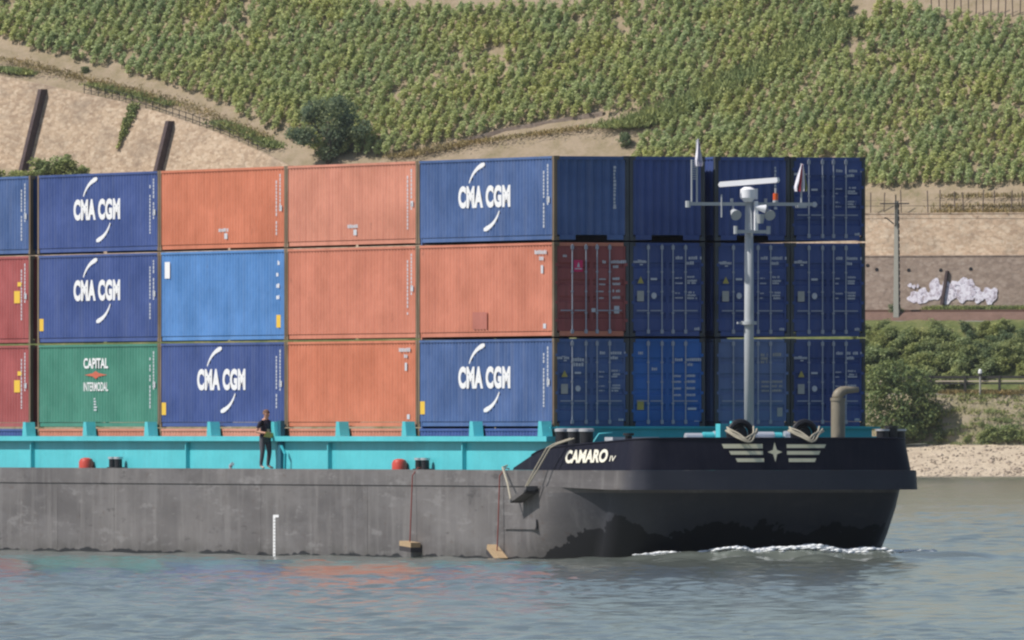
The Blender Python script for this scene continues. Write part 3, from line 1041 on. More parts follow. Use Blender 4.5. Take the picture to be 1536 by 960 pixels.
# ivy hanging down the tall wall
ipts = []
for k in range(40):
    f = k / 39
    px, py = 203 - 9 * f, 150 + 74 * f
    aw, bw_, zw = on_plane(px, float(np.interp(px, [p[0] for p in WALL_PX], [p[1] for p in WALL_PX])))
    ww = (0.75 if f < 0.35 else 0.75 - 0.65 * (f - 0.35) / 0.65)
    p = wall_face(aw, bw_, zw + 0.25, zw + 0.4 - f * 4.4)
    ipts.append((p[0] + wnor.x * 0.25, p[1] + wnor.y * 0.25, p[2], ww * abs(wdir.x), 0.25, 0.3))
iv = thing('ivy', 'green ivy hanging down the pale tall wall', 'ivy', tall.location, PHI)
link_mesh('foliage', quads_mesh('foliage', leaf_cloud(ipts, 900, 0.13, np.random.default_rng(8), 0.2)), M['grass'], iv)


def grass_patch(name, label, pts, mat, n, h=0.35, spread=0.8):
    """pts: list of world points"""
    rng = np.random.default_rng(len(pts) + n)
    P = np.array([tuple(p) for p in pts])
    n = int(n * 2.6)
    h *= 0.7
    c = P[rng.integers(0, len(P), n)] + np.stack([rng.normal(0, spread, n), rng.normal(0, spread * 0.7, n), rng.normal(0, 0.05, n)], 1)
    an = rng.uniform(0, 6.28, n)
    t = np.stack([np.cos(an), np.sin(an), np.zeros(n)], 1) * (rng.uniform(0.03, 0.075, n)[:, None])
    up = np.stack([rng.normal(0, .12, n), rng.normal(0, .12, n), h * rng.uniform(.5, 1.4, n)], 1)
    V = np.stack([c - t, c + t, c + t * 0.6 + up, c - t * 0.5 + up * 0.9], 1).reshape(-1, 3)
    return kind(tag(link_mesh(name, quads_mesh(name, V), mat), label, 'grass'), 'stuff')


def plane_pts(line, n):
    out = []
    for k in range(n):
        f = k / (n - 1) * (len(line) - 1)
        i = min(int(f), len(line) - 2)
        g = f - i
        px = line[i][0] * (1 - g) + line[i + 1][0] * g
        py = line[i][1] * (1 - g) + line[i + 1][1] * g
        a, b, z = on_plane(px, py)
        if b > wall_b(a):
            out.append(KW(a, b, z))
    return out


grass_patch('grass', 'green grass strip beside the path above the tall wall', plane_pts([(330, 185), (370, 200), (415, 222)], 40) + plane_pts([(-20, 104), (20, 106), (45, 112)], 30) + plane_pts([(140, 128), (200, 142), (255, 158)], 26), M['grass'], 4200, 0.4, 0.55)
grass_patch('grass', 'grassy strip climbing diagonally between the two vineyard plots', plane_pts([(930, 192), (1000, 172), (1060, 145), (1160, 97), (1285, 30)], 130), M['grass'], 11000, 0.4, 1.4)
grass_patch('grass', 'dry grass on the bare soil below the vineyard edge', plane_pts([(10, 88), (120, 116), (260, 150), (400, 205)], 60) + plane_pts([(600, 236), (700, 215), (900, 190)], 60), M['dry_grass'], 3600, 0.25, 0.9)
grass_patch('grass', 'bright grass along the foot of the graffiti wall', [KW(a_, 35.3 + random.uniform(-.4, .2), 15.1) for a_ in np.linspace(-16, 8, 90)], M['grass'], 4200, 0.55, 0.35)
grass_patch('grass', 'dry grass beside the footpath railing', [KW(a_, 15.1 + random.uniform(0, 1.0), 7.45) for a_ in np.linspace(-8, 9, 70)], M['dry_grass'], 2600, 0.4, 0.4)
grass_patch('grass', 'straw coloured grass on the embankment above the footpath', [KW(a_, b_, float(np.interp(b_, [19.5, 22, 25], [7.5, 9.2, 11.6]))) for a_ in np.linspace(-1, 9, 30) for b_ in (20, 21.2, 22.4)], M['dry_grass'], 5200, 0.5, 0.5)
grass_patch('weeds', 'weeds growing on the stony river bank', [KW(a_, b_, float(np.interp(b_, [12.5, 13.3, 14.2, 15], [2.85, 4.6, 6.2, 7.4]))) for a_ in np.linspace(-8, 9, 34) for b_ in np.random.default_rng(int(abs(a_) * 100)).uniform(12.4, 15.0, 4)], M['bush_b'], 2600, 0.3, 0.45)

# stones on the beach
stones = MB()
rng = np.random.default_rng(4)
for k in range(1500):
    a = rng.uniform(-12, 10)
    b = rng.uniform(-0.8, 11.5) if k % 3 else rng.uniform(-0.8, 3.0)
    z = float(np.interp(b, [-3, 0, 3, 6, 9, 12.5], [-0.6, -0.02, .75, 1.5, 2.2, 2.85]))
    s = rng.uniform(0.06, 0.17) * (1.6 if rng.random() < 0.06 else 1)
    p = KW(a, b, z)
    vs = []
    for (x, y, w) in ((1, 0, 0), (-1, 0, 0), (0, 1, 0), (0, -1, 0), (0, 0, .75), (0, 0, -.75)):
        vs.append((p.x + s * x * rng.uniform(.7, 1.3) + rng.uniform(-.3, .3) * s, p.y + s * y * rng.uniform(.7, 1.3), p.z + s * w * rng.uniform(.7, 1.3)))
    stones.add(vs, [(0, 2, 4), (2, 1, 4), (1, 3, 4), (3, 0, 4), (2, 0, 5), (1, 2, 5), (3, 1, 5), (0, 3, 5)])
M['stone'], _nt, _b = new_mat('beach stones')
_g2 = _nt.nodes.new('ShaderNodeNewGeometry')
_nt.links.new(ramp(_nt, _g2.outputs['Random Per Island'], [(0, (0.14, 0.11, 0.09)), (0.4, (0.34, 0.27, 0.21)), (1, (0.58, 0.48, 0.38))]), _b.inputs['Base Color'])
_b.inputs['Roughness'].default_value = 0.9
kind(tag(part('pebbles', stones, M['stone'], None), 'loose stones scattered over the pale river beach', 'pebbles'), 'stuff')

# ---------------------------------------------------------------- far bank: small built things
M['rail_dark'] = plain('dark railing paint', (0.03, 0.027, 0.025), 0.6)
M['rail_pale'] = plain('pale rail plank', (0.50, 0.42, 0.33), 0.6)
M['concrete'] = plain('concrete mast', (0.36, 0.35, 0.31), 0.8)
M['rust'] = plain('rusty rail', (0.13, 0.07, 0.05), 0.7)
M['wood_post'] = plain('weathered stake', (0.16, 0.12, 0.10), 0.9)

r0 = on_b(1395, 588, 15.15)[0]
rl = thing('railing', 'dark post railing with a pale middle rail along the footpath', 'railing', KW(r0, 15.15, 7.42), PHI)
for (z0, z1, mt, nm) in ((1.42, 1.66, 'rail_dark', 'top_rail'), (1.13, 1.25, 'rail_pale', 'middle_rail'), (0.90, 1.04, 'rail_dark', 'bottom_rail')):
    mb = MB()
    mb.box(-6, 26, -0.06, 0.0, z0, z1)
    part(nm, mb, M[mt], rl)
for k in range(-2, 8):
    mb = MB()
    x = 3.42 + 3.3 * k
    mb.box(x - 0.11, x + 0.11, -0.16, -0.063, -0.2, 1.7)
    part('post', mb, M['rail_dark'], rl)
p = on_b(1470, 588, 14.7)
mk = thing('marker_post', 'white topped marker post standing at the footpath railing', 'post', KW(p[0], 14.75, 7.1), PHI)
mb = MB()
mb.cyl(0, 0, 0, 1.95, 0.10, 10)
part('post', mb, M['concrete'], mk)
mb = MB()
mb.cyl(0, 0, 1.955, 2.2, 0.16, 10)
part('collar', mb, M['rail_dark'], mk)
mb = MB()
mb.tube([(0, 0, 2.205), (0, 0, 2.45), (0, 0, 2.6)], [0.2, 0.18, 0.08], 10)
part('cap', mb, M['white'], mk)

for k, bb in enumerate((30.6, 32.1)):
    mb = MB()
    mb.box(-95, 45, -0.05, 0.05, 0, 0.06)
    mb.box(-95, 45, -0.03, 0.03, 0.062, 0.20)
    o = part('rail', mb, M['rust'], None)
    o.name = 'railway_rail'
    o.location = KW(0, bb, 15.02)
    o.rotation_euler = (0, 0, PHI)
    tag(o, 'rusty railway rail running nearer to the river' if k == 0 else 'rusty railway rail running nearer to the graffiti wall', 'rail')

p = on_b(1345, 459, 29.4)
ms = thing('catenary_mast', 'tall concrete railway mast in front of the stone walls', 'mast', KW(p[0], 29.4, 14.9), PHI)
mb = MB()
mb.add([(-.26, -.22, -0.4), (.26, -.22, -.4), (.26, .22, -.4), (-.26, .22, -.4), (-.15, -.14, 10.3), (.15, -.14, 10.3), (.15, .14, 10.3), (-.15, .14, 10.3)],
       [(3, 2, 1, 0), (4, 5, 6, 7), (0, 1, 5, 4), (1, 2, 6, 5), (2, 3, 7, 6), (3, 0, 4, 7)])
part('pole', mb, M['concrete'], ms)
mb = MB()
for k in range(16):
    z = 0.4 + k * 0.62
    w = .26 - .11 * z / 10.3
    mb.box(w + 0.004, w + 0.09, -0.16, 0.05, z, z + 0.42)
part('climbing_iron', mb, M['rail_dark'], ms)
mb = MB()
mb.box(-1.5, 1.3, -0.32, -0.23, 10.0, 10.12)
mb.tube([(-0.2, -0.27, 8.2), (-0.9, -0.27, 8.75), (-1.1, -0.27, 8.75)], 0.06, 6)
mb.tube([(0, -0.27, 8.0), (0, -0.27, 10.9)], 0.06, 6)
part('bracket_arm', mb, M['rail_dark'], ms)

for zz, lab in ((9.85, 'upper overhead wire running along the railway past the mast top'), (8.7, 'lower overhead wire held by the mast bracket arm')):
    mb = MB()
    mb.tube([(-95, -0.28 if zz > 9 else 0.9, zz), (-40, 0.6, zz - 0.15), (0, -0.28 if zz > 9 else 0.9, zz), (44, 0.6, zz - 0.15)], 0.022, 5)
    o = part('overhead_wire', mb, M['rail_dark'], None)
    o.location = KW(p[0], 29.4, 14.9)
    o.rotation_euler = (0, 0, PHI)
    tag(o, lab, 'wire')

grass_patch('weeds', 'dry weeds on the soil terrace above the pale wall', [KW(a_, b_, 24.2 + max(0, b_ - 38.6) * 0.85) for a_ in np.linspace(-16, 8, 50) for b_ in (38.0, 39.2, 40.3)], M['dry_grass'], 1500, 0.5, 0.6)
for k, px in enumerate((1306, 1352, 1392, 1432, 1445, 1474, 1517, 1534, 1326, 1410, 1492)):
    a, b, z = on_b(px, 318 if k < 8 else 312, 38.2 + (0 if k < 8 else 0.6))
    mb = MB()
    mb.cyl(0, 0, -0.2, 1.9 + 0.25 * ((k * 7) % 4) / 3, 0.055, 6)
    mb.box(-0.5, 0.6, -0.012, 0.012, 1.15, 1.18)
    o = part('vine_stake', mb, M['wood_post'], None)
    o.location = KW(a, b, 24.2)
    o.rotation_euler = (random.uniform(-.03, .03), random.uniform(-.05, .05), PHI)
    tag(o, 'thin wooden stake on the soil terrace above the pale wall', 'stake', 'stakes on the terrace above the walls')
for k in range(15):
    px = 1398 + k * 11.0
    a, b, z = on_plane(px, 24 + (k % 3))
    mb = MB()
    mb.cyl(0, 0, -0.2, 1.9, 0.06, 6)
    o = part('vine_stake', mb, M['wood_post'], None)
    o.location = KW(a, b, z)
    o.rotation_euler = (random.uniform(-.05, .05), random.uniform(-.05, .05), PHI)
    tag(o, 'thin wooden stake on the bare soil high above the vines', 'stake', 'stakes at the top of the vineyard')

# low stone wall and path fence
lw = thing('garden_wall', 'low rough stone wall rising along the bottom of the upper vines', 'wall', (0, 0, 0))
mb = MB()
lp = [on_plane(*q) for q in ((640, 230), (700, 212), (760, 196), (830, 184), (905, 171))]
rowsA, rowsB, rowsC = [], [], []
for (a, b, z) in lp:
    rowsA.append(KW(a, b - 0.2, z - 0.3))
    rowsB.append(KW(a, b - 0.15, z + 0.28))
    rowsC.append(KW(a, b + 0.4, z + 0.28))
mb.grid([rowsA, rowsB, rowsC])
part('masonry', mb, M['wall_grey'], lw)
pf = thing('fence', 'thin dark metal fence along the top of the tall wall', 'fence', (0, 0, 0))
fl = [on_plane(*q) for q in ((128, 138), (180, 150), (230, 164), (280, 180), (330, 202), (400, 233))]
for i in range(len(fl) - 1):
    n = 5
    for k in range(n):
        f = k / n
        a, b, z = [fl[i][j] * (1 - f) + fl[i + 1][j] * f for j in range(3)]
        q = KW(a, wall_b(a) + 0.3, plane_z(wall_b(a)) + 0.1)
        mb = MB()
        mb.box(q.x - 0.035, q.x + 0.035, q.y - 0.035, q.y + 0.035, q.z - 0.2, q.z + 1.05)
        part('post', mb, M['rail_dark'], pf)
for dz in (0.98, 0.55):
    mb = MB()
    mb.tube([KW(a, wall_b(a) + 0.25, plane_z(wall_b(a)) + 0.1 + dz) for a, b, z in fl], 0.03, 5)
    part('rail', mb, M['rail_dark'], pf)

# ---------------------------------------------------------------- barge
barge = thing('barge', 'long grey container barge with turquoise coaming and square black bow', 'barge', BW(0, 0, 0), TH)
XC = 5.075
DECK = 2.66


def outline(hw_aft, y_t, hw_f, Lf, r, bowd, aft=68.0, ysq=None):
    """half-plan mirrored: port side aft -> bow -> starboard aft, fixed count"""
    pts = []
    pts.append((-hw_aft, aft))
    for k in range(1, 9):
        f = k / 8
        pts.append((-hw_aft, aft + (y_t - aft) * f))
    # eased taper to the front corner
    cx, cy = -hw_f + r, -Lf + r
    for k in range(1, 13):
        f = k / 12
        e = f ** 1.6
        pts.append((-hw_aft + (hw_aft - hw_f) * e, y_t + (cy - y_t) * f))
    for k in range(1, 11):
        an = math.pi / 2 * k / 10
        pts.append((cx - r * math.cos(an), cy - r * math.sin(an)))
    n = 14
    for k in range(1, n):
        f = k / n
        x = cx + (-2 * cx) * f
        pts.append((x, -Lf - bowd * (1 - (x / cx) ** 2)))
    out = pts + [(-x, y) for x, y in reversed(pts[:31])]
    return [(x + XC, y) for x, y in out]


lv = []
LV = [(-0.9, 5.72, 2.5, 4.30, 2.6, 1.5, 0.3), (0.0, 5.725, 1.2, 4.42, 3.3, 1.25, 0.3), (0.8, 5.725, 0.3, 4.52, 3.85, 1.1, 0.28), (1.6, 5.725, -0.3, 4.62, 4.40, 1.0, 0.26), (2.24, 5.725, -0.6, 4.66, 4.75, 0.95, 0.25)]
rows = []
for (z, hw, yt, hf, Lf, r, bd) in LV:
    rows.append([(x, y, z) for x, y in outline(hw, yt, hf, Lf, r, bd)])
mb = MB()
mb.grid(rows)
n = len(rows[0])
mb.add(rows[0], [tuple(range(n))])
mb.add([rows[i][0] for i in range(5)] + [rows[i][-1] for i in range(5)], [(i, i + 1, i + 6, i + 5) for i in range(4)])
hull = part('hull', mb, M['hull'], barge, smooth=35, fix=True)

# rubbing strake (fender band) that juts out over the hull round the bow
D0 = outline(5.76, 0.6, 4.78, 5.85, 0.85, 0.28)
D1 = outline(5.75, 0.6, 4.76, 5.80, 0.85, 0.28)
DI = outline(5.60, 0.6, 4.30, 4.60, 0.85, 0.28)
mb = MB()
z_lo = lambda y: 2.245 - 0.10 * max(0.0, min(1.0, (-y - 0.5) / 4.0))
mb.grid([[(x, y, z_lo(y)) for x, y in DI], [(x, y, z_lo(y)) for x, y in D0], [(x, y, 2.73) for x, y in D1], [(x, y, 2.73) for x, y in DI]])
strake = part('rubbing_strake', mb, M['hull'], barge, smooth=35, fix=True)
# deck
mb = MB()
DK = outline(5.62, 0.6, 4.5, 5.4, 0.85, 0.28)
mb.add([(x, y, DECK) for x, y in DK], [tuple(range(len(DK)))])
part('deck', mb, M['deck'], barge)


def bul_top(y):
    return float(np.interp(-y, [-2.25, -0.1, 0.6, 4.8, 5.6, 7], [2.76, 3.30, 3.40, 3.64, 3.69, 3.69]))


B0 = [p for p in outline(5.62, 0.6, 4.64, 5.66, 0.85, 0.28) if p[1] < 0.7]
B1 = [p for p in outline(5.58, 0.6, 4.50, 5.52, 0.85, 0.28) if p[1] < 0.7]
B0 = [(XC - 5.62, 2.15)] + B0 + [(XC + 5.62, 2.15)]
B1 = [(XC - 5.62, 2.10)] + B1 + [(XC + 5.62, 2.10)]
mb = MB()
lo = [(x, y, 2.734) for x, y in B0]
hi = [(x, y, bul_top(y)) for x, y in B1]
cen = lambda p, k: (p[0] + (XC - p[0]) * k, p[1] + (1.0 - p[1]) * k, p[2])
hi2 = [cen(p, 0.025) for p in hi]
lo2 = [cen(p, 0.025) for p in lo]
mb.grid([lo, hi, hi2, lo2])
bul = part('bulwark', mb, M['black'], barge, smooth=35, fix=True)
mb = MB()
mb.tube([(x, y, bul_top(y) + 0.012) for x, y in B1[1:-1]], 0.028, 8)
part('bulwark_cap_rail', mb, M['black'], barge, smooth=180)

# coaming round the hold
mb = MB()
CY0, CY1 = -0.42, 66.0
for (x0, x1) in ((-0.16, -0.06), (10.21, 10.31)):
    mb.box(x0, x1, CY0, CY1, DECK - 0.02, 3.60)
mb.box(-0.06, 10.21, CY1 - 0.1, CY1, DECK - 0.02, 3.60)
part('coaming', mb, M['turq'], barge)
mb = MB()
mb.box(-0.055, 10.205, CY0 + 0.003, CY0 + 0.1, DECK - 0.02, 4.06)
mb.box(-0.30, 10.45, CY0 - 0.10, CY0, 3.99, 4.05)
front_coam = part('front_coaming', mb, M['turq_dark'], barge)  # darker turquoise than the sides, front shade put into the colour
mb = MB()
for (x0, x1) in ((-0.40, -0.05), (10.20, 10.55)):
    mb.box(x0, x1, CY0 + 0.003, CY1 + 0.01, 3.603, 3.76)
part('coaming_flange', mb, M['turq'], barge)
for k in range(11):
    y = 0.15 + 6.12 * k
    mb = MB()
    mb.prism([(y - 0.24, 3.763), (y + 0.22, 3.763), (y + 0.14, 4.22), (y - 0.12, 4.22)], lambda u, v, w: (-0.40 + w, u, v), 0.32)
    part('stack_guide', mb, M['turq'], barge, fix=True)
for k, px in enumerate((37, 279, 497, 700)):
    y = (831 - 7 - px) / 16.9 * (1 + 0.0006 * (831 - px) * 0.1)
    mb = MB()
    mb.box(-0.30, -0.163, y - 0.04, y + 0.04, DECK, 3.56)
    part('coaming_stiffener', mb, M['turq'], barge)
yl = (831 - 8 - 420) / 16.55
mb = MB()
mb.box(-0.30, -0.163, yl - 0.20, yl + 0.12, DECK, 4.25)
part('locker_post', mb, M['blue_post'], barge)
mb = MB()
mb.tube([(-0.36, yl - 0.75, DECK), (-0.36, yl - 0.8, 3.2), (-0.40, yl - 0.55, 3.45)], 0.05, 6)
part('hose_pipe', mb, M['turq_dark'], barge)

# side-deck fittings


def twin_bollard(y, x=-0.52):
    mb = MB()
    for d in (-0.28, 0.28):
        mb.cyl(x + 0.1, y + d, DECK, 3.02, 0.125, 12)
    mb.box(x - 0.03, x + 0.23, y - 0.5, y + 0.5, DECK + 0.002, DECK + 0.1)
    o = part('bollard', mb, M['steel_black'], barge, smooth=40)
    for d in (-0.28, 0.28):
        mb = MB()
        mb.cyl(x + 0.1, y + d, 3.023, 3.09, 0.155, 12)
        part('bollard_cap', mb, M['steel_worn'], o, smooth=40)


def red_cowl(y, x=-0.42):
    mb = MB()
    mb.tube([(x, y, DECK), (x, y, DECK + 0.26), (x, y, DECK + 0.36), (x, y, DECK + 0.4)], [0.24, 0.24, 0.19, 0.08], 14)
    part('vent_cowl', mb, M['red_cap'], barge, smooth=40)


def side_y(px):
    """y along the port side deck seen at a photo column"""
    lo, hi = -2.0, 62.0
    for _ in range(50):
        m_ = (lo + hi) / 2
        p = BW(-0.45, m_, 3)
        if 768 + F * p.x / p.y > px:
            lo = m_
        else:
            hi = m_
    return lo


twin_bollard(side_y(172))
twin_bollard(side_y(632))
red_cowl(side_y(128))
red_cowl(side_y(598))
mb = MB()
yy = side_y(346)
mb.tube([(-0.45, yy, DECK), (-0.45, yy, DECK + 0.16), (-0.45, yy - 0.18, DECK + 0.22)], 0.06, 8)
part('cleat', mb, M['steel_worn'], barge)

# fairlead posts on the bow
for k, (x, y) in enumerate(((0.06, -0.55), (0.12, -1.5), (0.22, -2.25))):
    mb = MB()
    mb.cyl(x, y, DECK, 3.9, 0.205, 16)
    o = part('bow_post', mb, M['steel_black'], barge, smooth=40)
    mb = MB()
    mb.tube([(x, y, 3.903), (x, y, 3.98), (x, y, 4.0)], [0.235, 0.235, 0.18], 16)
    part('bow_post_cap', mb, M['steel_worn'], o, smooth=40)


def bow_at(px, L):
    """x in barge frame on the line y = -L seen at a photo column"""
    lo, hi = -3.0, 14.0
    for _ in range(50):
        m_ = (lo + hi) / 2
        p = BW(m_, -L, 3.5)
        if 768 + F * p.x / p.y < px:
            lo = m_
        else:
            hi = m_
    return lo


mb = MB()
x = bow_at(948, 4.9)
mb.cyl(x, -4.6, DECK, 3.78, 0.11, 12)
mb.cyl(x, -4.6, 3.783, 3.86, 0.17, 12)
part('small_bollard', mb, M['steel_black'], barge, smooth=40)
mb = MB()
x = bow_at(903, 1.6)
mb.tube([(x - 0.3, -1.6, DECK), (x - 0.3, -1.6, 3.55), (x - 0.1, -1.6, 3.83), (x + 0.35, -1.6, 3.86)], 0.03, 8)
part('hand_rail', mb, M['turq'], barge, smooth=180)
mb = MB()
x = bow_at(930, 4.0)
mb.box(x - 0.2, x + 1.3, -3.9, -3.2, 3.55, 3.735)
part('hatch_lid', mb, M['silver'], barge)

# starboard bow posts
x = bow_at(1337, 4.2)
for d, zt in ((-0.32, 3.92), (0.0, 4.02), (0.28, 3.92)):
    mb = MB()
    mb.cyl(x + d, -4.2 + 0.3 * d, DECK, zt, 0.19, 14)
    o = part('bow_post', mb, M['steel_black'], barge, smooth=40)
    mb = MB()
    mb.cyl(x + d, -4.2 + 0.3 * d, zt + 0.003, zt + 0.06, 0.225, 14)
    part('bow_post_cap', mb, M['steel_worn'] if d != 0.0 else M['steel_black'], o, smooth=40)

# windlasses with turquoise housings behind the bow bulwark
for px in (1109, 1205):
    x = bow_at(px, 4.9)
    mb = MB()
    # drum seen end on: dark flange ring with hub
    ring = [(x + 0.35 * math.cos(2 * math.pi * k / 20), -5.0, 3.84 + 0.35 * math.sin(2 * math.pi * k / 20)) for k in range(21)]
    mb.tube(ring, 0.10, 8, False)
    mb.tube([(x, -4.6, 3.82), (x, -5.1, 3.82)], 0.16, 14)
    mb.tube([(x, -4.55, 3.82), (x, -4.8, 3.82)], 0.30, 18)
    o = part('windlass', mb, M['steel_black'], barge, smooth=40)
    mb = MB()
    mb.box(x - 0.6, x + 0.6, -4.35, -3.9, DECK + 0.002, 3.3)
    part('windlass_bed', mb, M['turq'], o)
x = bow_at(1092, 4.6)
mb = MB()
mb.box(x - 0.10, x + 0.30, -4.2, -3.8, DECK + 0.002, 4.14)
mb.cyl(x + 0.35, -4.0, 3.4, 4.22, 0.06, 10)
mb.box(x + 0.34, x + 0.80, -4.15, -3.85, 3.5, 4.02)
part('winch_motor', mb, M['turq'], barge)
for (p0, p1, zt, mt) in ((1028, 1052, 3.86, 'silver'), (1054, 1070, 3.89, 'turq'), (1070, 1090, 3.92, 'silver'), (1130, 1160, 3.90, 'silver'), (1160, 1172, 3.88, 'turq'), (1176, 1196, 3.92, 'silver')):
    x0, x1 = bow_at(p0, 3.6), bow_at(p1, 3.6)
    mb = MB()
    mb.tube([(x0, -3.6, zt - 0.14), (x1, -3.6, zt - 0.14)], 0.14, 10)
    mb.box(x0 + 0.05, x1 - 0.05, -3.85, -3.35, DECK + 0.002, zt - 0.2)
    part('deck_gear', mb, M[mt], barge, smooth=40)

# gooseneck vent
x = bow_at(1257, 3.0)
mb = MB()
mb.cyl(x, -3.0, DECK, 4.88, 0.215, 18)
mb.cyl(x, -3.0, 4.84, 4.93, 0.235, 18)
o = part('gooseneck_vent', mb, M['vent'], barge, smooth=40)
mb = MB()
path = [(x - 0.02, -3.0, 4.9)]
for k in range(1, 9):
    an = math.pi / 2 * k / 8
    path.append((x - 0.02 + 0.36 * (1 - math.cos(an)), -3.0, 4.93 + 0.24 * math.sin(an)))
path += [(x + 0.66, -3.0, 5.18)]
mb.tube(path, [0.17] * 4 + [0.165, 0.155, 0.14, 0.125, 0.11] + [0.085], 14)
part('vent_elbow', mb, M['vent'], o, smooth=180)

# mast
MX, MY = XC, -3.35
mb = MB()
mb.tube([(MX, MY, DECK), (MX, MY, 7.2), (MX, MY, 11.0)], [0.15, 0.145, 0.12], 16)
mast = part('mast', mb, M['mast'], barge, smooth=180)
mb = MB()
mb.cyl(MX, MY, 7.15, 7.25, 0.24, 16)
mb.box(MX - 0.38, MX - 0.2, MY - 0.05, MY + 0.05, 7.17, 7.23)
part('mast_collar', mb, M['mast'], mast, smooth=40)
ux, uy = 1.0, 0.0
mb = MB()
mb.box(MX - 2.02, MX + 2.05, MY - 0.06, MY + 0.06, 10.76, 10.86)
mb.cyl(MX - 1.98, MY, 10.7, 10.9, 0.085, 8)
mb.box(MX + 1.55, MX + 1.85, MY - 0.10, MY + 0.10, 10.70, 10.78)
part('yard', mb, M['mast'], mast)
mb = MB()
mb.box(MX - 0.5, MX + 0.56, MY - 0.22, MY - 0.14, 9.92, 10.02)
for d in (-0.5, 0.56):
    mb.cyl(MX + d, MY - 0.18, 9.9, 10.14, 0.07, 8)
part('lower_yard', mb, M['mast'], mast)
mb = MB()
mb.box(MX + 0.10, MX + 0.20, MY - 0.25, MY - 0.15, 10.0, 10.9)
part('cable_duct', mb, M['radar'], mast)
mb = MB()
mb.tube([(MX - 0.05, MY - 0.05, 10.87), (MX - 0.05, MY - 0.05, 11.0), (MX - 0.05, MY - 0.05, 11.25), (MX - 0.05, MY - 0.05, 11.33)], [0.12, 0.24, 0.24, 0.12], 16)
mb.box(MX + 0.1, MX + 0.24, MY - 0.12, MY + 0.1, 10.95, 11.28)
part('radar_pedestal', mb, M['radar'], mast, smooth=40)
mb = MB()
SCU, SCX, SSX = 0.72, 0.78, 0.62
mb.prism([(-0.96, -0.02), (-0.92, -0.10), (0.92, -0.06), (0.96, 0.0), (0.93, 0.10), (-0.90, 0.06)], lambda u, v, w: (MX - 0.02 + u * SCU + (w - 0.12) * SSX, MY - 0.05 - u * 1.22 * SSX + (w - 0.12) * SCX, 11.47 + v + u * 0.045), 0.24)
part('radar_scanner', mb, M['radar'], mast, fix=True)
for d in (-0.55, 0.55):
    mb = MB()
    xx = MX + d
    mb.tube([(xx, MY - 0.10, 10.58), (xx, MY - 0.36, 10.46)], [0.09, 0.17], 12)
    mb.box(xx - 0.02, xx + 0.02, MY - 0.12, MY - 0.06, 10.6, 10.757)
    mb.tube([(xx - 0.01, MY, 10.863), (xx - 0.01, MY, 10.98)], 0.05, 8)
    part('floodlight', mb, M['mast'], mast, smooth=40)
mb = MB()
mb.tube([(MX + 0.1, MY - 0.22, 10.72), (MX + 0.42, MY - 0.30, 10.66)], [0.05, 0.13], 12)
part('horn', mb, M['radar'], mast, smooth=40)
mb = MB()
mb.tube([(MX + 0.26, MY - 0.28, 10.22), (MX + 0.26, MY - 0.28, 10.5)], [0.09, 0.15], 12)
part('loudspeaker', mb, M['mast'], mast, smooth=40)
mb = MB()
mb.cyl(MX + 0.86, MY, 10.863, 10.93, 0.085, 12)
o = part('signal_lamp', mb, M['mast'], mast, smooth=40)
mb = MB()
mb.cyl(MX + 0.86, MY, 10.933, 11.14, 0.08, 12)
part('signal_lens', mb, M['lamp_orange'], mast, smooth=40)
mb = MB()
mb.cyl(MX + 0.86, MY, 11.143, 11.3, 0.03, 8)
mb.cyl(MX - 0.92, MY - 0.08, 10.4, 11.1, 0.025, 8)
part('lamp_rod', mb, M['mast'], mast)
mb = MB()
mb.cyl(MX - 1.86, MY, 10.86, 12.15, 0.028, 8)
mb.cyl(MX - 1.69, MY, 10.86, 12.75, 0.03, 8)
for k in range(9):
    mb.box(MX - 1.86 + 0.02, MX - 1.70, MY - 0.015, MY + 0.015, 11.55 + k * 0.07, 11.58 + k * 0.07)
part('aerial', mb, M['mast'], mast)
mb = MB()
mb.cyl(MX + 1.70, MY, 10.863, 12.05, 0.03, 8)
part('flag_pole', mb, M['mast'], mast)


def flag(name, label, x, ztop, zbot, wid, cols, tip):
    """limp hanging flag: folded sheet with a few pleats"""
    t = thing(name, label, 'flag', BW(x, MY, zbot), TH)
    nu, nv = 10, 14
    per = [[] for _ in cols]
    for i in range(nu):
        mb = per[min(len(cols) - 1, i * len(cols) // nu)]
        q = []
        for e in (i, i + 1):
            col = []
            for j in range(nv + 1):
                f = j / nv
                w = wid * (0.16 + 0.84 * f ** 0.8) * (1 if f < 0.86 else 1 - 0.5 * (f - 0.86) / 0.14 * abs(e / nu - 0.4))
                u = (e / nu - tip) * w
                col.append((u + 0.02, -0.04 + 0.06 * math.sin(e * 2.1 + f * 2) * (0.4 + f), (ztop - zbot) * (1 - f)))
            q.append(col)
        mb.append(q)
    for c, qs in zip(cols, per):
        mb = MB()
        for q in qs:
            mb.grid(q)
        part('flag_panel', mb, c, t, smooth=180)
    return t


M['flag_white'] = plain('white flag cloth', (0.78, 0.76, 0.84), 0.9)
M['flag_lilac'] = plain('lilac flag cloth', (0.52, 0.50, 0.72), 0.9)
M['flag_red'] = plain('red flag cloth', (0.52, 0.07, 0.10), 0.9)
M['flag_green'] = plain('olive flag cloth', (0.30, 0.34, 0.14), 0.9)
flag('flag', 'limp white and lilac flag above the radar mast yard', MX - 1.69, 12.78, 11.95, 0.24, [M['flag_white'], M['flag_lilac'], M['flag_white']], 0.35)
flag('flag', 'limp white red and olive flag on the mast yard', MX + 1.70, 12.03, 11.2, 0.44, [M['flag_white'], M['flag_red'], M['flag_white'], M['flag_green']], 0.62)


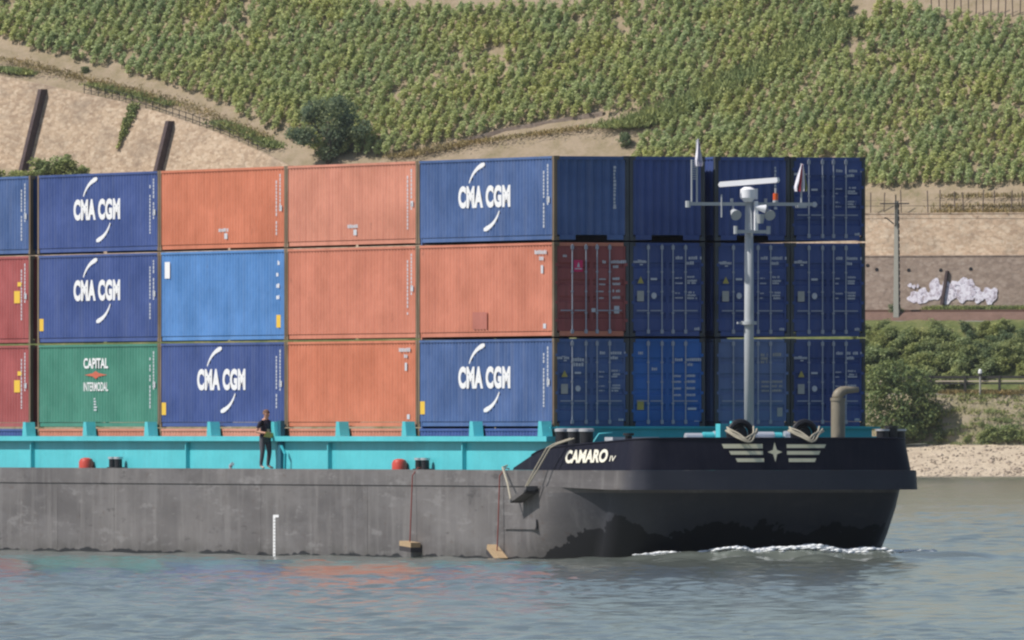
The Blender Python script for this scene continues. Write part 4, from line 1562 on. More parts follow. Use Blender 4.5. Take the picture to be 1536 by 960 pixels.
# ---------------------------------------------------------------- lettering helpers
def text_mesh(txt, width, height, bold=0.0, spacing=1.0, shear=0.0):
    """flat text centred on the origin, scaled to width x height; returns verts (u, v), faces"""
    cu = bpy.data.curves.new('t', 'FONT')
    cu.body = txt
    cu.offset = bold
    cu.space_character = spacing
    cu.shear = shear
    cu.resolution_u = 4
    ob = bpy.data.objects.new('t', cu)
    COL.objects.link(ob)
    dg = bpy.context.evaluated_depsgraph_get()
    me = bpy.data.meshes.new_from_object(ob.evaluated_get(dg))
    vs = np.array([v.co[:2] for v in me.vertices])
    fs = [tuple(p.vertices) for p in me.polygons]
    bpy.data.objects.remove(ob)
    bpy.data.curves.remove(cu)
    lo, hi = vs.min(0), vs.max(0)
    vs = (vs - (lo + hi) / 2) / (hi - lo) * np.array([width, height])
    return vs, fs


def swoosh(n=14):
    """comet-shaped stroke of the shipping emblem, thin start to thick end"""
    p0, p1, p2 = Vector((-1.40, 0.43)), Vector((-0.98, 0.90)), Vector((0.0, 1.00))
    top, bot = [], []
    for k in range(n + 1):
        f = k / n
        p = p0 * (1 - f) ** 2 + p1 * 2 * f * (1 - f) + p2 * f * f
        t = ((p1 - p0) * (1 - f) + (p2 - p1) * f)
        # on the hull the mark is squeezed sideways, so thicken across in metres of height
        w = 0.022 + 0.062 * f ** 0.9
        if f > 0.88:
            w *= 1 - (f - 0.88) * 4.5
        nrm = Vector((-t.y * 0.9, t.x)).normalized()
        top.append((p.x + nrm.x * w * 1.9, p.y + nrm.y * w))
        bot.append((p.x - nrm.x * w * 1.9, p.y - nrm.y * w))
    return top + bot[::-1]


def side_place(yc, zc, off=-0.004):
    """painted on the port side: u runs forward (towards -y)"""
    return lambda u, v: (off, yc - u, zc + v)


def add_flat(mb, vs, fs, place, flip=False):
    mb.add([place(u, v) for u, v in vs], [f[::-1] if flip else f for f in fs])


def rect(mb, place, u0, u1, v0, v1):
    mb.add([place(u0, v0), place(u1, v0), place(u1, v1), place(u0, v1)], [(0, 1, 2, 3)])


def glyph_row(mb, place, u0, u1, v, h, rng, vert=False):
    """a row of small strokes standing for stencilled data too small to read"""
    u = u0
    while u < u1:
        w = h * rng.uniform(0.35, 0.7)
        if rng.random() > 0.06:
            hh = h * rng.uniform(0.75, 1.0)
            if vert:
                rect(mb, lambda a_, b_: place(b_, -a_), u, min(u1, u + w), v, v + hh)
            else:
                rect(mb, place, u, min(u1, u + w), v, v + hh)
        u += w + h * 0.18


def mark_parts(name, mb, mat, parent):
    """the separate painted marks of one kind, each its own part"""
    if not mb.f:
        return
    boxes = []
    for f in mb.f:
        P = np.array([mb.v[i] for i in f])
        boxes.append((P.min(0), P.max(0)))
    n = len(boxes)
    root = list(range(n))

    def find(i):
        while root[i] != i:
            i = root[i]
        return i
    for i in range(n):
        for k in range(i):
            gap = np.linalg.norm(np.maximum(0, np.maximum(boxes[i][0] - boxes[k][1], boxes[k][0] - boxes[i][1])))
            big = max((boxes[i][1] - boxes[i][0]).max(), (boxes[k][1] - boxes[k][0]).max())
            if gap < max(0.02, 0.45 * big):
                root[find(i)] = find(k)
    groups = {}
    for i in range(n):
        groups.setdefault(find(i), []).append(i)
    for g in groups.values():
        m2 = MB()
        for i in g:
            m2.add([mb.v[j] for j in mb.f[i]], [tuple(range(len(mb.f[i])))])
        part(name, m2, mat, parent)


LOGO_TXT = text_mesh('CMA CGM', 4.66, 0.69, 0.054, 1.06)


# ---------------------------------------------------------------- containers
CW, CL = 2.438, 12.192


def build_side(y0, y1, z0, z1, x, inward, period=0.278, depth=0.036):
    """trapezoid corrugated sheet on a plane x = const"""
    mb = MB()
    prof = []
    y = y0
    while y < y1 - 0.01:
        for (f, d) in ((0.0, 0), (0.26, 0), (0.50, 1), (0.76, 1)):
            yy = y + f * period
            if yy < y1:
                prof.append((yy, d))
        y += period
    prof.append((y1, 0))
    mb.grid([[(x + inward * depth * d, yy, z0) for yy, d in prof], [(x + inward * depth * d, yy, z1) for yy, d in prof]])
    # close the troughs at head and foot
    for zz in (z0, z1):
        mb.grid([[(x + inward * depth * d, yy, zz) for yy, d in prof], [(x + inward * (depth + 0.01), yy, zz) for yy, d in prof]])
    return mb


_cb = MB()
_cb.box(0, 0.178, 0, 0.178, 0, 0.118)
CASTING = _cb.mesh('corner_casting')
CASTING.materials.append(M['frame_rust'])
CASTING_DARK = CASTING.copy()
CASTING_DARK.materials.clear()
M['post_front'] = paint('dark front post paint', (0.055, 0.065, 0.075), 0.6, 0.4, (0.06, 0.05, 0.04), 0.2, 0.3)  # darker post colour for the bow-facing ends
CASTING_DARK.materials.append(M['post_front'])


def container(row_x, y, z, h, mat, label, end='plain', logo=None, marks=(), group=None, seed=0, frame_mat=None, side=True, endmat=None):
    rng = random.Random(seed + 17)
    t = thing('container', label, 'container', BW(row_x, y, z), TH, group)
    fm = M[frame_mat or mat]
    em = M[endmat or mat]
    # frame: posts, rails, sills
    mb = MB()
    for x0 in (0, CW - 0.10):
        for y0 in (0, CL - 0.13):
            pb = MB()
            pb.box(x0 - (0.003 if x0 == 0 else -0.003), x0 + 0.10, y0, y0 + 0.13, 0.12, h - 0.12)
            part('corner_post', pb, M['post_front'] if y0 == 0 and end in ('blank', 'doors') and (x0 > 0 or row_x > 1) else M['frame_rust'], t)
    for x0 in (0.0, CW - 0.06):
        o_ = 0.030 if x0 == 0 else -0.03
        mb.box(x0 + o_, x0 + 0.06 + o_, 0.163, CL - 0.163, 0.03, 0.155)
        mb.box(x0 - 0.012, x0 + 0.06, 0.163, CL - 0.163, h - 0.085, h - 0.012)
    for y0 in (0.0, CL - 0.08):
        if end == 'blank':
            mb.box(0.18, 0.70, y0, y0 + 0.08, 0.02, 0.17)
            mb.box(1.74, CW - 0.18, y0, y0 + 0.08, 0.02, 0.17)
        else:
            mb.box(0.18, CW - 0.18, y0, y0 + 0.08, 0.02, 0.17)
        mb.box(0.18, CW - 0.18, y0, y0 + 0.08, h - 0.12, h - 0.015)
    if end in ('blank', 'doors'):
        mb.box(0.02, CW - 0.02, CL - 0.30, CL - 0.20, -0.046, 0.185)  # unseen bar added to close the bright gap between tiers
    part('frame', mb, fm, t)
    for cx_, cy_ in ((0, 0), (0, 1)) + (((1, 0),) if end in ('blank', 'doors') else ()):
        for cz_ in (0, 1):
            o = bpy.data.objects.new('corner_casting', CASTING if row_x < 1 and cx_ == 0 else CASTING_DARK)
            COL.objects.link(o)
            o.parent = t
            o.location = (-0.006 + cx_ * (CW - 0.166), -0.006 + cy_ * (CL - 0.166), cz_ * (h - 0.118))
    # port side sheet
    part('side_panel', build_side(0.17, CL - 0.17, 0.172, h - 0.092, 0.0, 1, 0.278, 0.048), M[mat], t)
    # shell: other side, roof, floor, aft end
    mb = MB()
    mb.box(0.10, CW - 0.02, 0.14, CL - 0.05, 0.175, h - 0.03)
    part('shell', mb, M[mat], t)
    pl_end = lambda u, v: (u * CW, -0.03, v * h)
    if end == 'blank':
        mb = MB()
        prof = []
        x = 0.12
        while x < CW - 0.13:
            for (f, d) in ((0.0, 0), (0.30, 0), (0.5, 1), (0.8, 1)):
                if x + f * 0.27 < CW - 0.12:
                    prof.append((x + f * 0.27, d))
            x += 0.27
        prof.append((CW - 0.12, 0))
        mb.grid([[(xx, 0.03 + 0.045 * d, 0.17) for xx, d in prof], [(xx, 0.03 + 0.045 * d, h - 0.12) for xx, d in prof]], flip=False)
        part('end_panel', mb, em, t)
        mk = MB()
        place = lambda u, v: (u, 0.022, v)
        if 'endtext' in marks:
            u0 = 0.795 * CW
            z_ = h * 0.88
            while z_ > h * 0.40:
                s_ = rng.uniform(0.06, 0.10)
                if rng.random() > 0.05:
                    rect(mk, place, u0, u0 + rng.uniform(0.05, 0.085), z_ - s_, z_)
                z_ -= s_ + 0.026
            rect(mk, place, u0 - 0.01, u0 + 0.09, h * 0.375, h * 0.40)
            mark_parts('stencil_lettering', mk, M['mark'], t)
    elif end == 'doors':
        for (x0, x1, rods, sgn) in ((0.115, 1.215, (0.585, 1.03), -1), (1.223, CW - 0.115, (1.39, 1.80), 1)):
            mb = MB()
            zs = [0.18]
            prof = [(0.18, 0.030)]
            nb_ = 5
            hh = (h - 0.12 - 0.20) / nb_
            for k in range(nb_):
                zb = 0.19 + hh * k
                prof += [(zb + 0.03, 0.030), (zb + hh - 0.16, 0.030)]
                if k < nb_ - 1:
                    prof += [(zb + hh - 0.12, 0.070), (zb + hh - 0.02, 0.070)]
            prof.append((h - 0.125, 0.030))
            mb.grid([[(x0, yy, zz) for zz, yy in prof], [(x1, yy, zz) for zz, yy in prof]])
            mb.box(x0, x0 + 0.05, 0.012, 0.1, 0.18, h - 0.125)
            mb.box(x1 - 0.05, x1, 0.012, 0.1, 0.18, h - 0.125)
            d = part('door', mb, em, t)
            for rx in rods:
                mb = MB()
                mb.tube([(rx, -0.025, 0.09), (rx, -0.025, h - 0.06)], 0.021, 8)
                for zz in (0.10, h - 0.22):
                    mb.box(rx - 0.045, rx + 0.045, -0.05, 0.005, zz, zz + 0.12)
                for zz in (0.7, 1.35, 1.95):
                    mb.box(rx - 0.035, rx + 0.035, -0.045, 0.01, zz, zz + 0.05)
                mb.box(rx - (0.40 if sgn > 0 else 0.0) * 0 + (-0.38 if sgn < 0 else 0.0), rx + (0.0 if sgn < 0 else 0.38), -0.052, -0.03, 0.78, 0.815)
                part('lock_rod', mb, M['rod'], d, smooth=40)
            hx = x0 - 0.06 if sgn < 0 else x1 - 0.04
            for zz in (0.45, 1.0, 1.6, 2.15):
                mb = MB()
                mb.box(hx, hx + 0.10, -0.012, 0.012, zz, zz + 0.09)
                part('hinge', mb, em, d)
        wm, pm = MB(), MB()
        place = lambda u, v: (u * CW, 0.004, v * h)
        if 'brownset' in marks:
            glyph_row(wm, place, 0.62, 0.71, 0.775, 0.035, rng)
            glyph_row(wm, place, 0.76, 0.97, 0.775, 0.035, rng)
            glyph_row(wm, place, 0.76, 0.86, 0.725, 0.035, rng)
            for v in (0.60, 0.545, 0.47, 0.40):
                glyph_row(wm, place, 0.78, 0.88, v, 0.03, rng)
                glyph_row(wm, place, 0.60, 0.69 - 0.03 * (v < 0.5), v, 0.018, rng)
            glyph_row(wm, place, 0.12, 0.17, 0.84, 0.03, rng)
            rect(wm, place, 0.80, 0.87, 0.245, 0.325)
            rect(wm, place, 0.50, 0.555, 0.26, 0.30)
            mark_parts('stencil_lettering', wm, M['mark'], t)
            mb = MB()
            rect(mb, place, 0.262, 0.385, 0.685, 0.81)
            e = part('emblem', mb, M['pink'], t)
            mb = MB()
            pl2 = lambda u, v: (u * CW, 0.001, v * h)
            mb.add([pl2(0.305, 0.735), pl2(0.345, 0.735), pl2(0.327, 0.79)], [(0, 1, 2)])
            rect(mb, pl2, 0.275, 0.372, 0.712, 0.722)
            part('emblem_mark', mb, M['mark'], e)
        elif 'blueset' in marks:
            wob = rng.uniform(-0.01, 0.01)
            glyph_row(wm, place, 0.045, 0.22, 0.775 + wob, 0.028, rng)
            rect(wm, place, 0.10, 0.15, 0.80 + wob, 0.808 + wob)
            rect(wm, place, 0.13, 0.17, 0.752 + wob, 0.765 + wob)
            glyph_row(wm, place, 0.61, 0.70, 0.82, 0.035, rng)
            glyph_row(wm, place, 0.755, 0.90, 0.82, 0.035, rng)
            rect(wm, place, 0.935, 0.955, 0.82, 0.85)
            glyph_row(wm, place, 0.755, 0.85, 0.765, 0.035, rng)
            rect(wm, place, 0.275, 0.36, 0.60, 0.622)
            n_ = 12
            wm.add([place(0.32 + 0.036 * math.cos(k * 2 * math.pi / n_), 0.435 + 0.034 * math.sin(k * 2 * math.pi / n_)) for k in range(n_)], [tuple(range(n_))])
            for v in (0.625, 0.585, 0.56, 0.46, 0.43, 0.40):
                glyph_row(wm, place, 0.765, 0.765 + rng.uniform(0.09, 0.13), v, 0.022, rng)
            for v in (0.615, 0.56, 0.455, 0.405):
                glyph_row(wm, place, 0.60, 0.60 + rng.uniform(0.04, 0.11), v, 0.016, rng)
            glyph_row(wm, place, 0.86, 0.925, 0.07, 0.032, rng)
            if 'extra' in marks:
                glyph_row(wm, place, 0.255, 0.40, 0.74, 0.045, rng)
                glyph_row(wm, place, 0.255, 0.40, 0.685, 0.045, rng)
            mark_parts('stencil_lettering', wm, M['mark'], t)
            if 'tri' in marks:
                mb = MB()
                mb.add([place(0.10, 0.565), place(0.185, 0.565), place(0.142, 0.64)], [(0, 1, 2)])
                part('warning_sticker', mb, M['ochre'], t)
            if 'plate' in marks:
                rect(pm, place, 0.095, 0.185, 0.375, 0.485)
                part('data_plate', pm, M['plate'], t)
        elif 'brightset' in marks:
            glyph_row(wm, place, 0.11, 0.17, 0.82, 0.035, rng)
            glyph_row(wm, place, 0.29, 0.36, 0.64, 0.035, rng)
            glyph_row(wm, place, 0.60, 0.70, 0.745, 0.035, rng)
            glyph_row(wm, place, 0.745, 0.97, 0.745, 0.035, rng)
            glyph_row(wm, place, 0.745, 0.84, 0.69, 0.035, rng)
            for v in (0.565, 0.50, 0.425, 0.35):
                glyph_row(wm, place, 0.755, 0.87, v, 0.03, rng)
                glyph_row(wm, place, 0.585, 0.68, v, 0.025, rng)
            rect(wm, place, 0.77, 0.885, 0.195, 0.22)
            glyph_row(wm, place, 0.86, 0.925, 0.045, 0.03, rng)
            mark_parts('stencil_lettering', wm, M['mark'], t)
            rect(pm, place, 0.095, 0.185, 0.195, 0.305)
            part('warning_sticker', pm, M['ochre'], t)
        elif 'greyset' in marks:
            for v, u1 in ((0.80, 0.88), (0.76, 0.70), (0.72, 0.70)):
                glyph_row(wm, place, 0.61, 0.70, v, 0.035, rng)
                if u1 > 0.8:
                    glyph_row(wm, place, 0.74, 0.89, v, 0.045, rng)
            for v in (0.50, 0.45, 0.40):
                glyph_row(wm, place, 0.62, 0.72, v, 0.025, rng)
                glyph_row(wm, place, 0.76, 0.90, v, 0.03, rng)
            mark_parts('stencil_lettering', wm, M['plate'], t)
            rect(pm, place, 0.83, 0.90, 0.12, 0.22)
            part('data_plate', pm, M['plate'], t)
    # ---- lettering on the port side
    yc, zc = CL / 2 + 0.1, h - 1.18
    if logo == 'cma':
        mb = MB()
        add_flat(mb, *LOGO_TXT, side_place(yc, zc))
        part('lettering', mb, M['white'], t)
        sw = swoosh()
        for sg in (1, -1):
            pts_ = [(sg * (u + 0.05), sg * v) for u, v in sw]
            pl = side_place(yc, zc - (0.02 if sg < 0 else 0))
            vs = [pl(u, v) for u, v in pts_]
            m2 = len(vs)
            mb = MB()
            mb.add(vs, [(k, k + 1, m2 - 2 - k, m2 - 1 - k) for k in range(m2 // 2 - 1)])
            part('emblem_stroke', mb, M['white'], t)
    elif logo == 'capital':
        for txt, hh, bo, zz in (('CAPITAL', 0.34, 0.03, h - 0.62), ('INTERMODAL', 0.29, 0.015, h - 1.38)):
            mb = MB()
            add_flat(mb, *text_mesh(txt, 2.45, hh, bo), side_place(yc + 0.1, zz))
            part('lettering', mb, M['white'], t)
        mb = MB()
        for k in range(5):
            rect(mb, side_place(yc, 0), -0.3, -0.18 + rng.uniform(0, .2), h - 1.75 - k * 0.09, h - 1.80 - k * 0.09)
        part('stencil_lettering', mb, M['mark'], t)
        mb = MB()
        pl = side_place(yc + 0.1, h - 1.0)
        mb.add([pl(-1.15, 0.0), pl(-0.3, -0.05), pl(0.0, -0.13), pl(0.3, -0.05), pl(1.15, 0.0), pl(0.3, 0.06), pl(0, 0.13), pl(-0.3, 0.06)], [tuple(range(8))])
        part('emblem', mb, M['red_mark'], t)
    wm, ym = MB(), MB()
    # small side data near the forward end: upright columns of tiny marks
    if 'sidecols' in marks:
        pl = side_place(0.85, 0)
        for (u, z_hi, z_lo_) in ((0.25, h - 0.25, h - 1.5), (-0.1, h - 0.45, h - 2.1)):
            zz = z_hi
            while zz > z_lo_:
                s_ = rng.uniform(0.06, 0.11)
                if rng.random() > 0.06:
                    rect(wm, pl, u, u + 0.10, zz - s_, zz)
                zz -= s_ + 0.026
        rect(wm, pl, 0.22, 0.46, h - 1.42, h - 1.24)
    if 'corner' in marks:
        pl = side_place(0.95, 0)
        glyph_row(wm, pl, -0.75, 0.3, h - 0.36, 0.13, rng)
        glyph_row(wm, pl, -0.35, 0.05, h - 0.55, 0.12, rng)
        rect(wm, pl, -0.2, 0.0, h - 0.95, h - 0.70)
        rect(wm, pl, 0.0, 0.25, 0.25, 0.40)
    if 'patch' in marks:
        mb = MB()
        rect(mb, side_place(CL / 2 + 0.6, 0), -0.55, 0.75, 0.25, 0.78)
        part('repair_patch', mb, M['patch_red'], t)
    if 'whitetag' in marks:
        rect(wm, side_place(CL - 0.75, 0), -0.25, 0.25, h - 0.85, h - 0.32)
        for k in range(4):
            glyph_row(wm, side_place(0.7, 0), -0.2, 0.1, h - 0.5 - k * 0.36, 0.14, rng)
    if 'midtag' in marks:
        glyph_row(wm, side_place(CL / 2, 0), -0.35, 0.6, 0.55, 0.12, rng)
        rect(wm, side_place(CL / 2, 0), 0.2, 0.5, 0.32, 0.5)
    if wm.v:
        mark_parts('side_lettering', wm, M['mark'] if 'whitetag' not in marks else M['white'], t)
    if 'yaft' in marks:
        rect(ym, side_place(CL - 0.42, 0), -0.22, 0.2, 0.40, 0.80)
    if 'yfwd' in marks:
        rect(ym, side_place(0.7, 0), -0.2, 0.2, 0.40, 0.80)
    if 'ymid' in marks:
        rect(ym, side_place(1.2, 0), -0.45, 0.15, h - 1.55, h - 1.15)
        rect(ym, side_place(1.1, 0), -0.2, 0.25, h - 1.0, h - 0.86)
    if ym.v:
        mark_parts('warning_sticker', ym, M['yellow'], t)
    return t


HT1, HT2, HT3 = 2.576, 2.88, 2.705
Z3 = 4.04
Z2 = Z3 + HT3 + 0.05
Z1 = Z2 + HT2 + 0.05
Z4 = Z3 - 2.591 - 0.03
YC = [0.0, 12.25, 24.5, 36.75, 36.75 + 12.25 + 0.68]
XR = [0.0, 2.47, 5.245, 7.712]
G = 'shipping containers stacked on the barge'
side_spec = [
    # column, tier z, height, paint, label, options
    (0, Z1, HT1, 'blue_mid', 'blue container with white CMA logo and blank end, top tier at the bow', dict(end='blank', logo='cma', marks=('sidecols', 'endtext'))),
    (1, Z1, HT1, 'salmon_pink', 'faded salmon container on the top tier directly aft of the blue bow stack', dict(marks=('sidecols', 'midtag'))),
    (2, Z1, HT1, 'orange', 'orange container on the top tier directly above the light blue one', dict(marks=('sidecols', 'midtag'))),
    (3, Z1, HT1, 'blue', 'blue logo container on the top tier of the stack above the green container', dict(logo='cma', marks=('sidecols',))),
    (4, Z1, HT1, 'blue_mid', 'blue container without logo atop two maroon ones, cut by the photo edge', dict(marks=('sidecols',))),
    (0, Z2, HT2, 'salmon', 'salmon container with shade-darkened doors and crimson emblem, middle tier at the bow', dict(end='doors', marks=('brownset', 'corner', 'patch'), endmat='salmon_shaded')),
    (1, Z2, HT2, 'salmon', 'salmon container on the middle tier between two other salmon containers of its stack', dict(marks=('sidecols',))),
    (2, Z2, HT2, 'light_blue', 'light blue container with white tag and yellow sticker, under the orange one', dict(marks=('whitetag', 'yfwd'))),
    (3, Z2, HT2, 'blue', 'blue logo container on the middle tier resting on the green container', dict(logo='cma', marks=('sidecols', 'yaft'))),
    (4, Z2, HT2, 'maroon', 'maroon container with yellow sticker resting on another maroon container', dict(marks=('sidecols', 'ymid'))),
    (0, Z3, HT3, 'blue_mid', 'blue logo container with doors, bottom tier at the bow under the salmon one', dict(end='doors', logo='cma', marks=('sidecols', 'yaft', 'blueset', 'tri', 'plate', 'extra'))),
    (1, Z3, HT3, 'orange', 'salmon orange container with small white markings on the bottom tier', dict(marks=('corner',))),
    (2, Z3, HT3, 'blue', 'blue logo container on the bottom tier directly under the light blue one', dict(logo='cma', marks=('sidecols', 'yaft'))),
    (3, Z3, HT3, 'green', 'green container with two lines of white lettering on the bottom tier', dict(logo='capital', marks=('sidecols',))),
    (4, Z3, HT3, 'maroon', 'maroon container on the bottom tier under another maroon one, beside the green', dict(marks=('sidecols', 'ymid'))),
    (0, Z4, 2.591, 'blue', 'blue container sunk in the hold at the bow, only its top showing', {}),
    (1, Z4, 2.591, 'salmon', 'salmon container sunk in the hold under the salmon orange one', {}),
    (2, Z4, 2.591, 'salmon_pink', 'pinkish container sunk in the hold under the blue logo one', {}),
    (3, Z4, 2.591, 'salmon', 'bright salmon container sunk in the hold under the green one', {}),
    (4, Z4, 2.591, 'blue', 'blue container sunk in the hold under the two maroon ones', {}),
]
for k, (c, z, h, mt, lab, kw) in enumerate(side_spec):
    container(XR[0], YC[c], z, h, mt, lab, group=G, seed=k * 5, frame_mat=mt, **kw)
front_spec = [
    (1, Z1, HT1, 'blue', 'dark blue container with blank end and no stencil, top of the second bow stack', dict(end='blank', marks=())),
    (2, Z1, HT1, 'blue', 'dark blue container with blank end, directly behind the radar scanner', dict(end='blank', marks=('endtext',))),
    (3, Z1, HT1, 'blue', 'dark blue container with doors on the top tier, behind the limp red flag', dict(end='doors', marks=('blueset',))),
    (1, Z2, HT2, 'blue', 'dark blue container with doors resting on the bright blue one', dict(end='doors', marks=('blueset', 'tri', 'plate'))),
    (2, Z2, HT2, 'blue', 'dark blue container with doors behind the mast, on the grey blue one', dict(end='doors', marks=('blueset', 'tri', 'plate'))),
    (3, Z2, HT2, 'blue', 'dark blue container on the starboard middle tier with no yellow triangle', dict(end='doors', marks=('blueset', 'plate'))),
    (1, Z3, HT3, 'bright_blue', 'bright blue container with doors on the bottom tier', dict(end='doors', marks=('brightset',))),
    (2, Z3, HT3, 'grey_blue', 'grey blue container with doors on the bottom tier behind the mast', dict(end='doors', marks=('greyset',))),
    (3, Z3, HT3, 'blue', 'dark blue container with doors on the bottom tier behind the gooseneck vent', dict(end='doors', marks=('blueset', 'tri', 'plate'))),
]
for k, (r, z, h, mt, lab, kw) in enumerate(front_spec):
    container(XR[r], YC[0], z, h, mt, lab, group=G, seed=200 + k * 7, frame_mat=mt, **kw)

# ---------------------------------------------------------------- lettering, emblem and marks on the hull


def bvh_of(o):
    me = o.data
    return BVHTree.FromPolygons([v.co for v in me.vertices], [tuple(p.vertices) for p in me.polygons])


BVB = bvh_of(bul)


def stick_front(x, z, off=0.012):
    hit = BVB.ray_cast(Vector((x, -20, z)), Vector((0, 1, 0)))
    return (x, hit[0].y - off, z) if hit[0] is not None else (x, -5.9, z)


def stick_side(y, z, off=0.035):
    hit = BVB.ray_cast(Vector((-10, y, z)), Vector((1, 0, 0)))
    return (hit[0].x - off, y, z) if hit[0] is not None else (-0.6, y, z)


def px_front(px, py):
    x = bow_at(px, 5.9)
    p = BW(x, -5.85, 0)
    return x, H + (HOR - py) * p.y / F


mb = MB()
bars = [((1085, 1145), 669, 7), ((1095, 1145), 679, 6), ((1104, 1146), 690, 6), ((1181, 1241), 669, 6), ((1181, 1232), 679, 6), ((1183, 1225), 690, 6)]
for (x0, x1), py, hgt in bars:
    n_ = 6
    up, lw_ = [], []
    for k in range(n_ + 1):
        px = x0 + (x1 - x0) * k / n_
        skew = 2.5 if x0 < 1160 else -2.5
        x, zt = px_front(px, py - hgt / 2 + 0.5)
        x2, zb = px_front(px + (skew if (k == 0 and x0 < 1160) or (k == n_ and x0 > 1160) else 0), py + hgt / 2)
        up.append(stick_front(x, zt))
        lw_.append(stick_front(x2, zb))
    mb.grid([lw_, up])
star = []
for k in range(8):
    an = math.pi / 2 + k * math.pi / 4
    rx, ry = (11, 15) if k % 2 == 0 else (4.2, 4.6)
    x, z = px_front(1163 + rx * math.cos(an), 678 - ry * math.sin(an))
    star.append(stick_front(x, z))
mb.add(star, [tuple(range(8))])
part('emblem', mb, M['cream'], bul)


def px_side(px, py):
    lo, hi = -5.5, 2.0
    for _ in range(40):
        m_ = (lo + hi) / 2
        q = stick_side(m_, 3.1)
        p = BW(q[0], q[1], 0)
        if 768 + F * p.x / p.y > px:
            lo = m_
        else:
            hi = m_
    p = BW(stick_side(lo, 3.1)[0], lo, 0)
    return lo, H + (HOR - py) * p.y / F


def name_text(txt, p0, p1, top, base, bold, shear, dz0, dz1):
    y0, _ = px_side(p0, 690)
    y1, _ = px_side(p1, 690)
    _, zt = px_side((p0 + p1) / 2, top)
    _, zb = px_side((p0 + p1) / 2, base)
    vs, fs = text_mesh(txt, abs(y1 - y0), zt - zb, bold, 1.0, shear)
    mb = MB()
    out = []
    for u, v in vs:
        f = u / abs(y1 - y0)
        out.append(stick_side((y0 + y1) / 2 - u, (zt + zb) / 2 + v + (dz0 + (dz1 - dz0) * (f + 0.5))))
    mb.add(out, fs)
    part('ship_name', mb, M['ivory'], bul)


name_text('CAMARO', 848, 911, 674.5, 694.5, 0.045, 0.08, -0.015, 0.02)
name_text('IV', 914.5, 923.5, 683.5, 692, 0.01, 0.1, 0, 0)

# draught scale
mb = MB()
ys_ = side_y(421)
HX = XC - 5.725 - 0.012
mb.box(HX - 0.004, HX + 0.004, ys_ - 0.11, ys_ + 0.11, -0.05, 1.28)
mb.box(HX - 0.004, HX + 0.004, ys_ - 0.42, ys_ - 0.113, 1.20, 1.28)
o = part('draught_scale', mb, M['white'], hull)
mb = MB()
for k in range(12):
    mb.box(HX - 0.008, HX - 0.005, ys_ - 0.10, ys_ + (0.02 if k % 2 else 0.06), 0.03 + k * 0.10, 0.06 + k * 0.10)
part('draught_lettering', mb, M['plate'], o)
# doubler plates and weld seams on the port side
mb = MB()
y0, y1 = side_y(768), side_y(815)
mb.box(HX - 0.03, HX + 0.01, y1, y0, 0.98, 1.24)
mb.box(HX - 0.05, HX + 0.01, y1, y0, 0.93, 0.977)
part('doubler_plate', mb, M['hull'], hull)
for px in (95, 180, 400, 560, 765):
    y = side_y(px)
    mb = MB()
    mb.box(HX + 0.005, HX + 0.03, y - 0.02, y + 0.02, 0.0, 2.24)
    part('weld_seam', mb, M['hull'], hull)

# ---------------------------------------------------------------- fenders, ropes


def fender(px, zc, tilt, label, rope_from, k):
    y = side_y(px)
    t = thing('fender', label, 'fender', BW(XC - 5.725 - 0.22, y, zc), TH)
    mb = MB()
    c, s = math.cos(tilt), math.sin(tilt)
    rot = lambda u, v: (u * c - v * s, u * s + v * c)
    def blk(mb, u0, u1, v0, v1, w0, w1):
        vs = []
        for w in (w0, w1):
            for (u, v) in ((u0, v0), (u1, v0), (u1, v1), (u0, v1)):
                a_, b_ = rot(u, v)
                vs.append((w, a_, b_))
        mb.add(vs, [(0, 1, 2, 3), (7, 6, 5, 4), (0, 4, 5, 1), (1, 5, 6, 2), (2, 6, 7, 3), (3, 7, 4, 0)])
    blk(mb, -0.52, 0.52, -0.05, 0.10, -0.16, 0.16)
    part('block', mb, M['timber'], t, fix=True)
    mb = MB()
    blk(mb, -0.52, 0.52, -0.20, -0.053, -0.16, 0.2)
    part('lower_block', mb, M['timber_dark'], t, fix=True)
    mb = MB()
    mb.tube([(0, 0, 0.10), (0.02, -0.03, 0.8), (0.10, 0.04, 2.55 - zc), (0.30, 0.05, 2.80 - zc), (0.42, 0.05, 2.76 - zc)], 0.02, 6)
    part('rope', mb, M['red_rope'], t)
    return t


fender(634, 0.40, 0.05, 'pale timber fender block hanging on a red rope near the draught scale', 0, 1)
fender(765, 0.16, 0.40, 'tilted pale timber fender block hanging at the waterline below the bow', 0, 0)

ax, ay = XC - 5.725 - 0.02, side_y(806)
pk = thing('fender_board', 'worn steel grey fender board slung on two ropes below the bow bulwark', 'fender', BW(ax, ay, 1.75), TH)
mb = MB()
mb.prism([(0.72, -0.02), (-0.70, 0.34), (-0.70, 0.50), (0.72, 0.12)], lambda u, v, w: (-0.40 + w, u, v), 0.38)
part('board', mb, M['hull'], pk, fix=True)
mb = MB()
mb.tube([(-0.38, 0.72, 0.08), (-0.30, 1.2, 0.55), (-0.14, 2.1, 1.06), (0.05, 2.2, 1.12)], 0.032, 6)
part('rope', mb, M['rope'], pk)
for d in (0.0, 0.28):
    mb = MB()
    mb.tube([(-0.36, -0.55 - d * 0.4, 0.48), (-0.22, -0.95 - d, 1.0), (-0.02, -1.5 - d, 1.66), (0.12, -1.75 - d, 1.78), (0.5, -2.2 - d, 1.95)], 0.024, 6)
    part('rope', mb, M['rope'], pk)

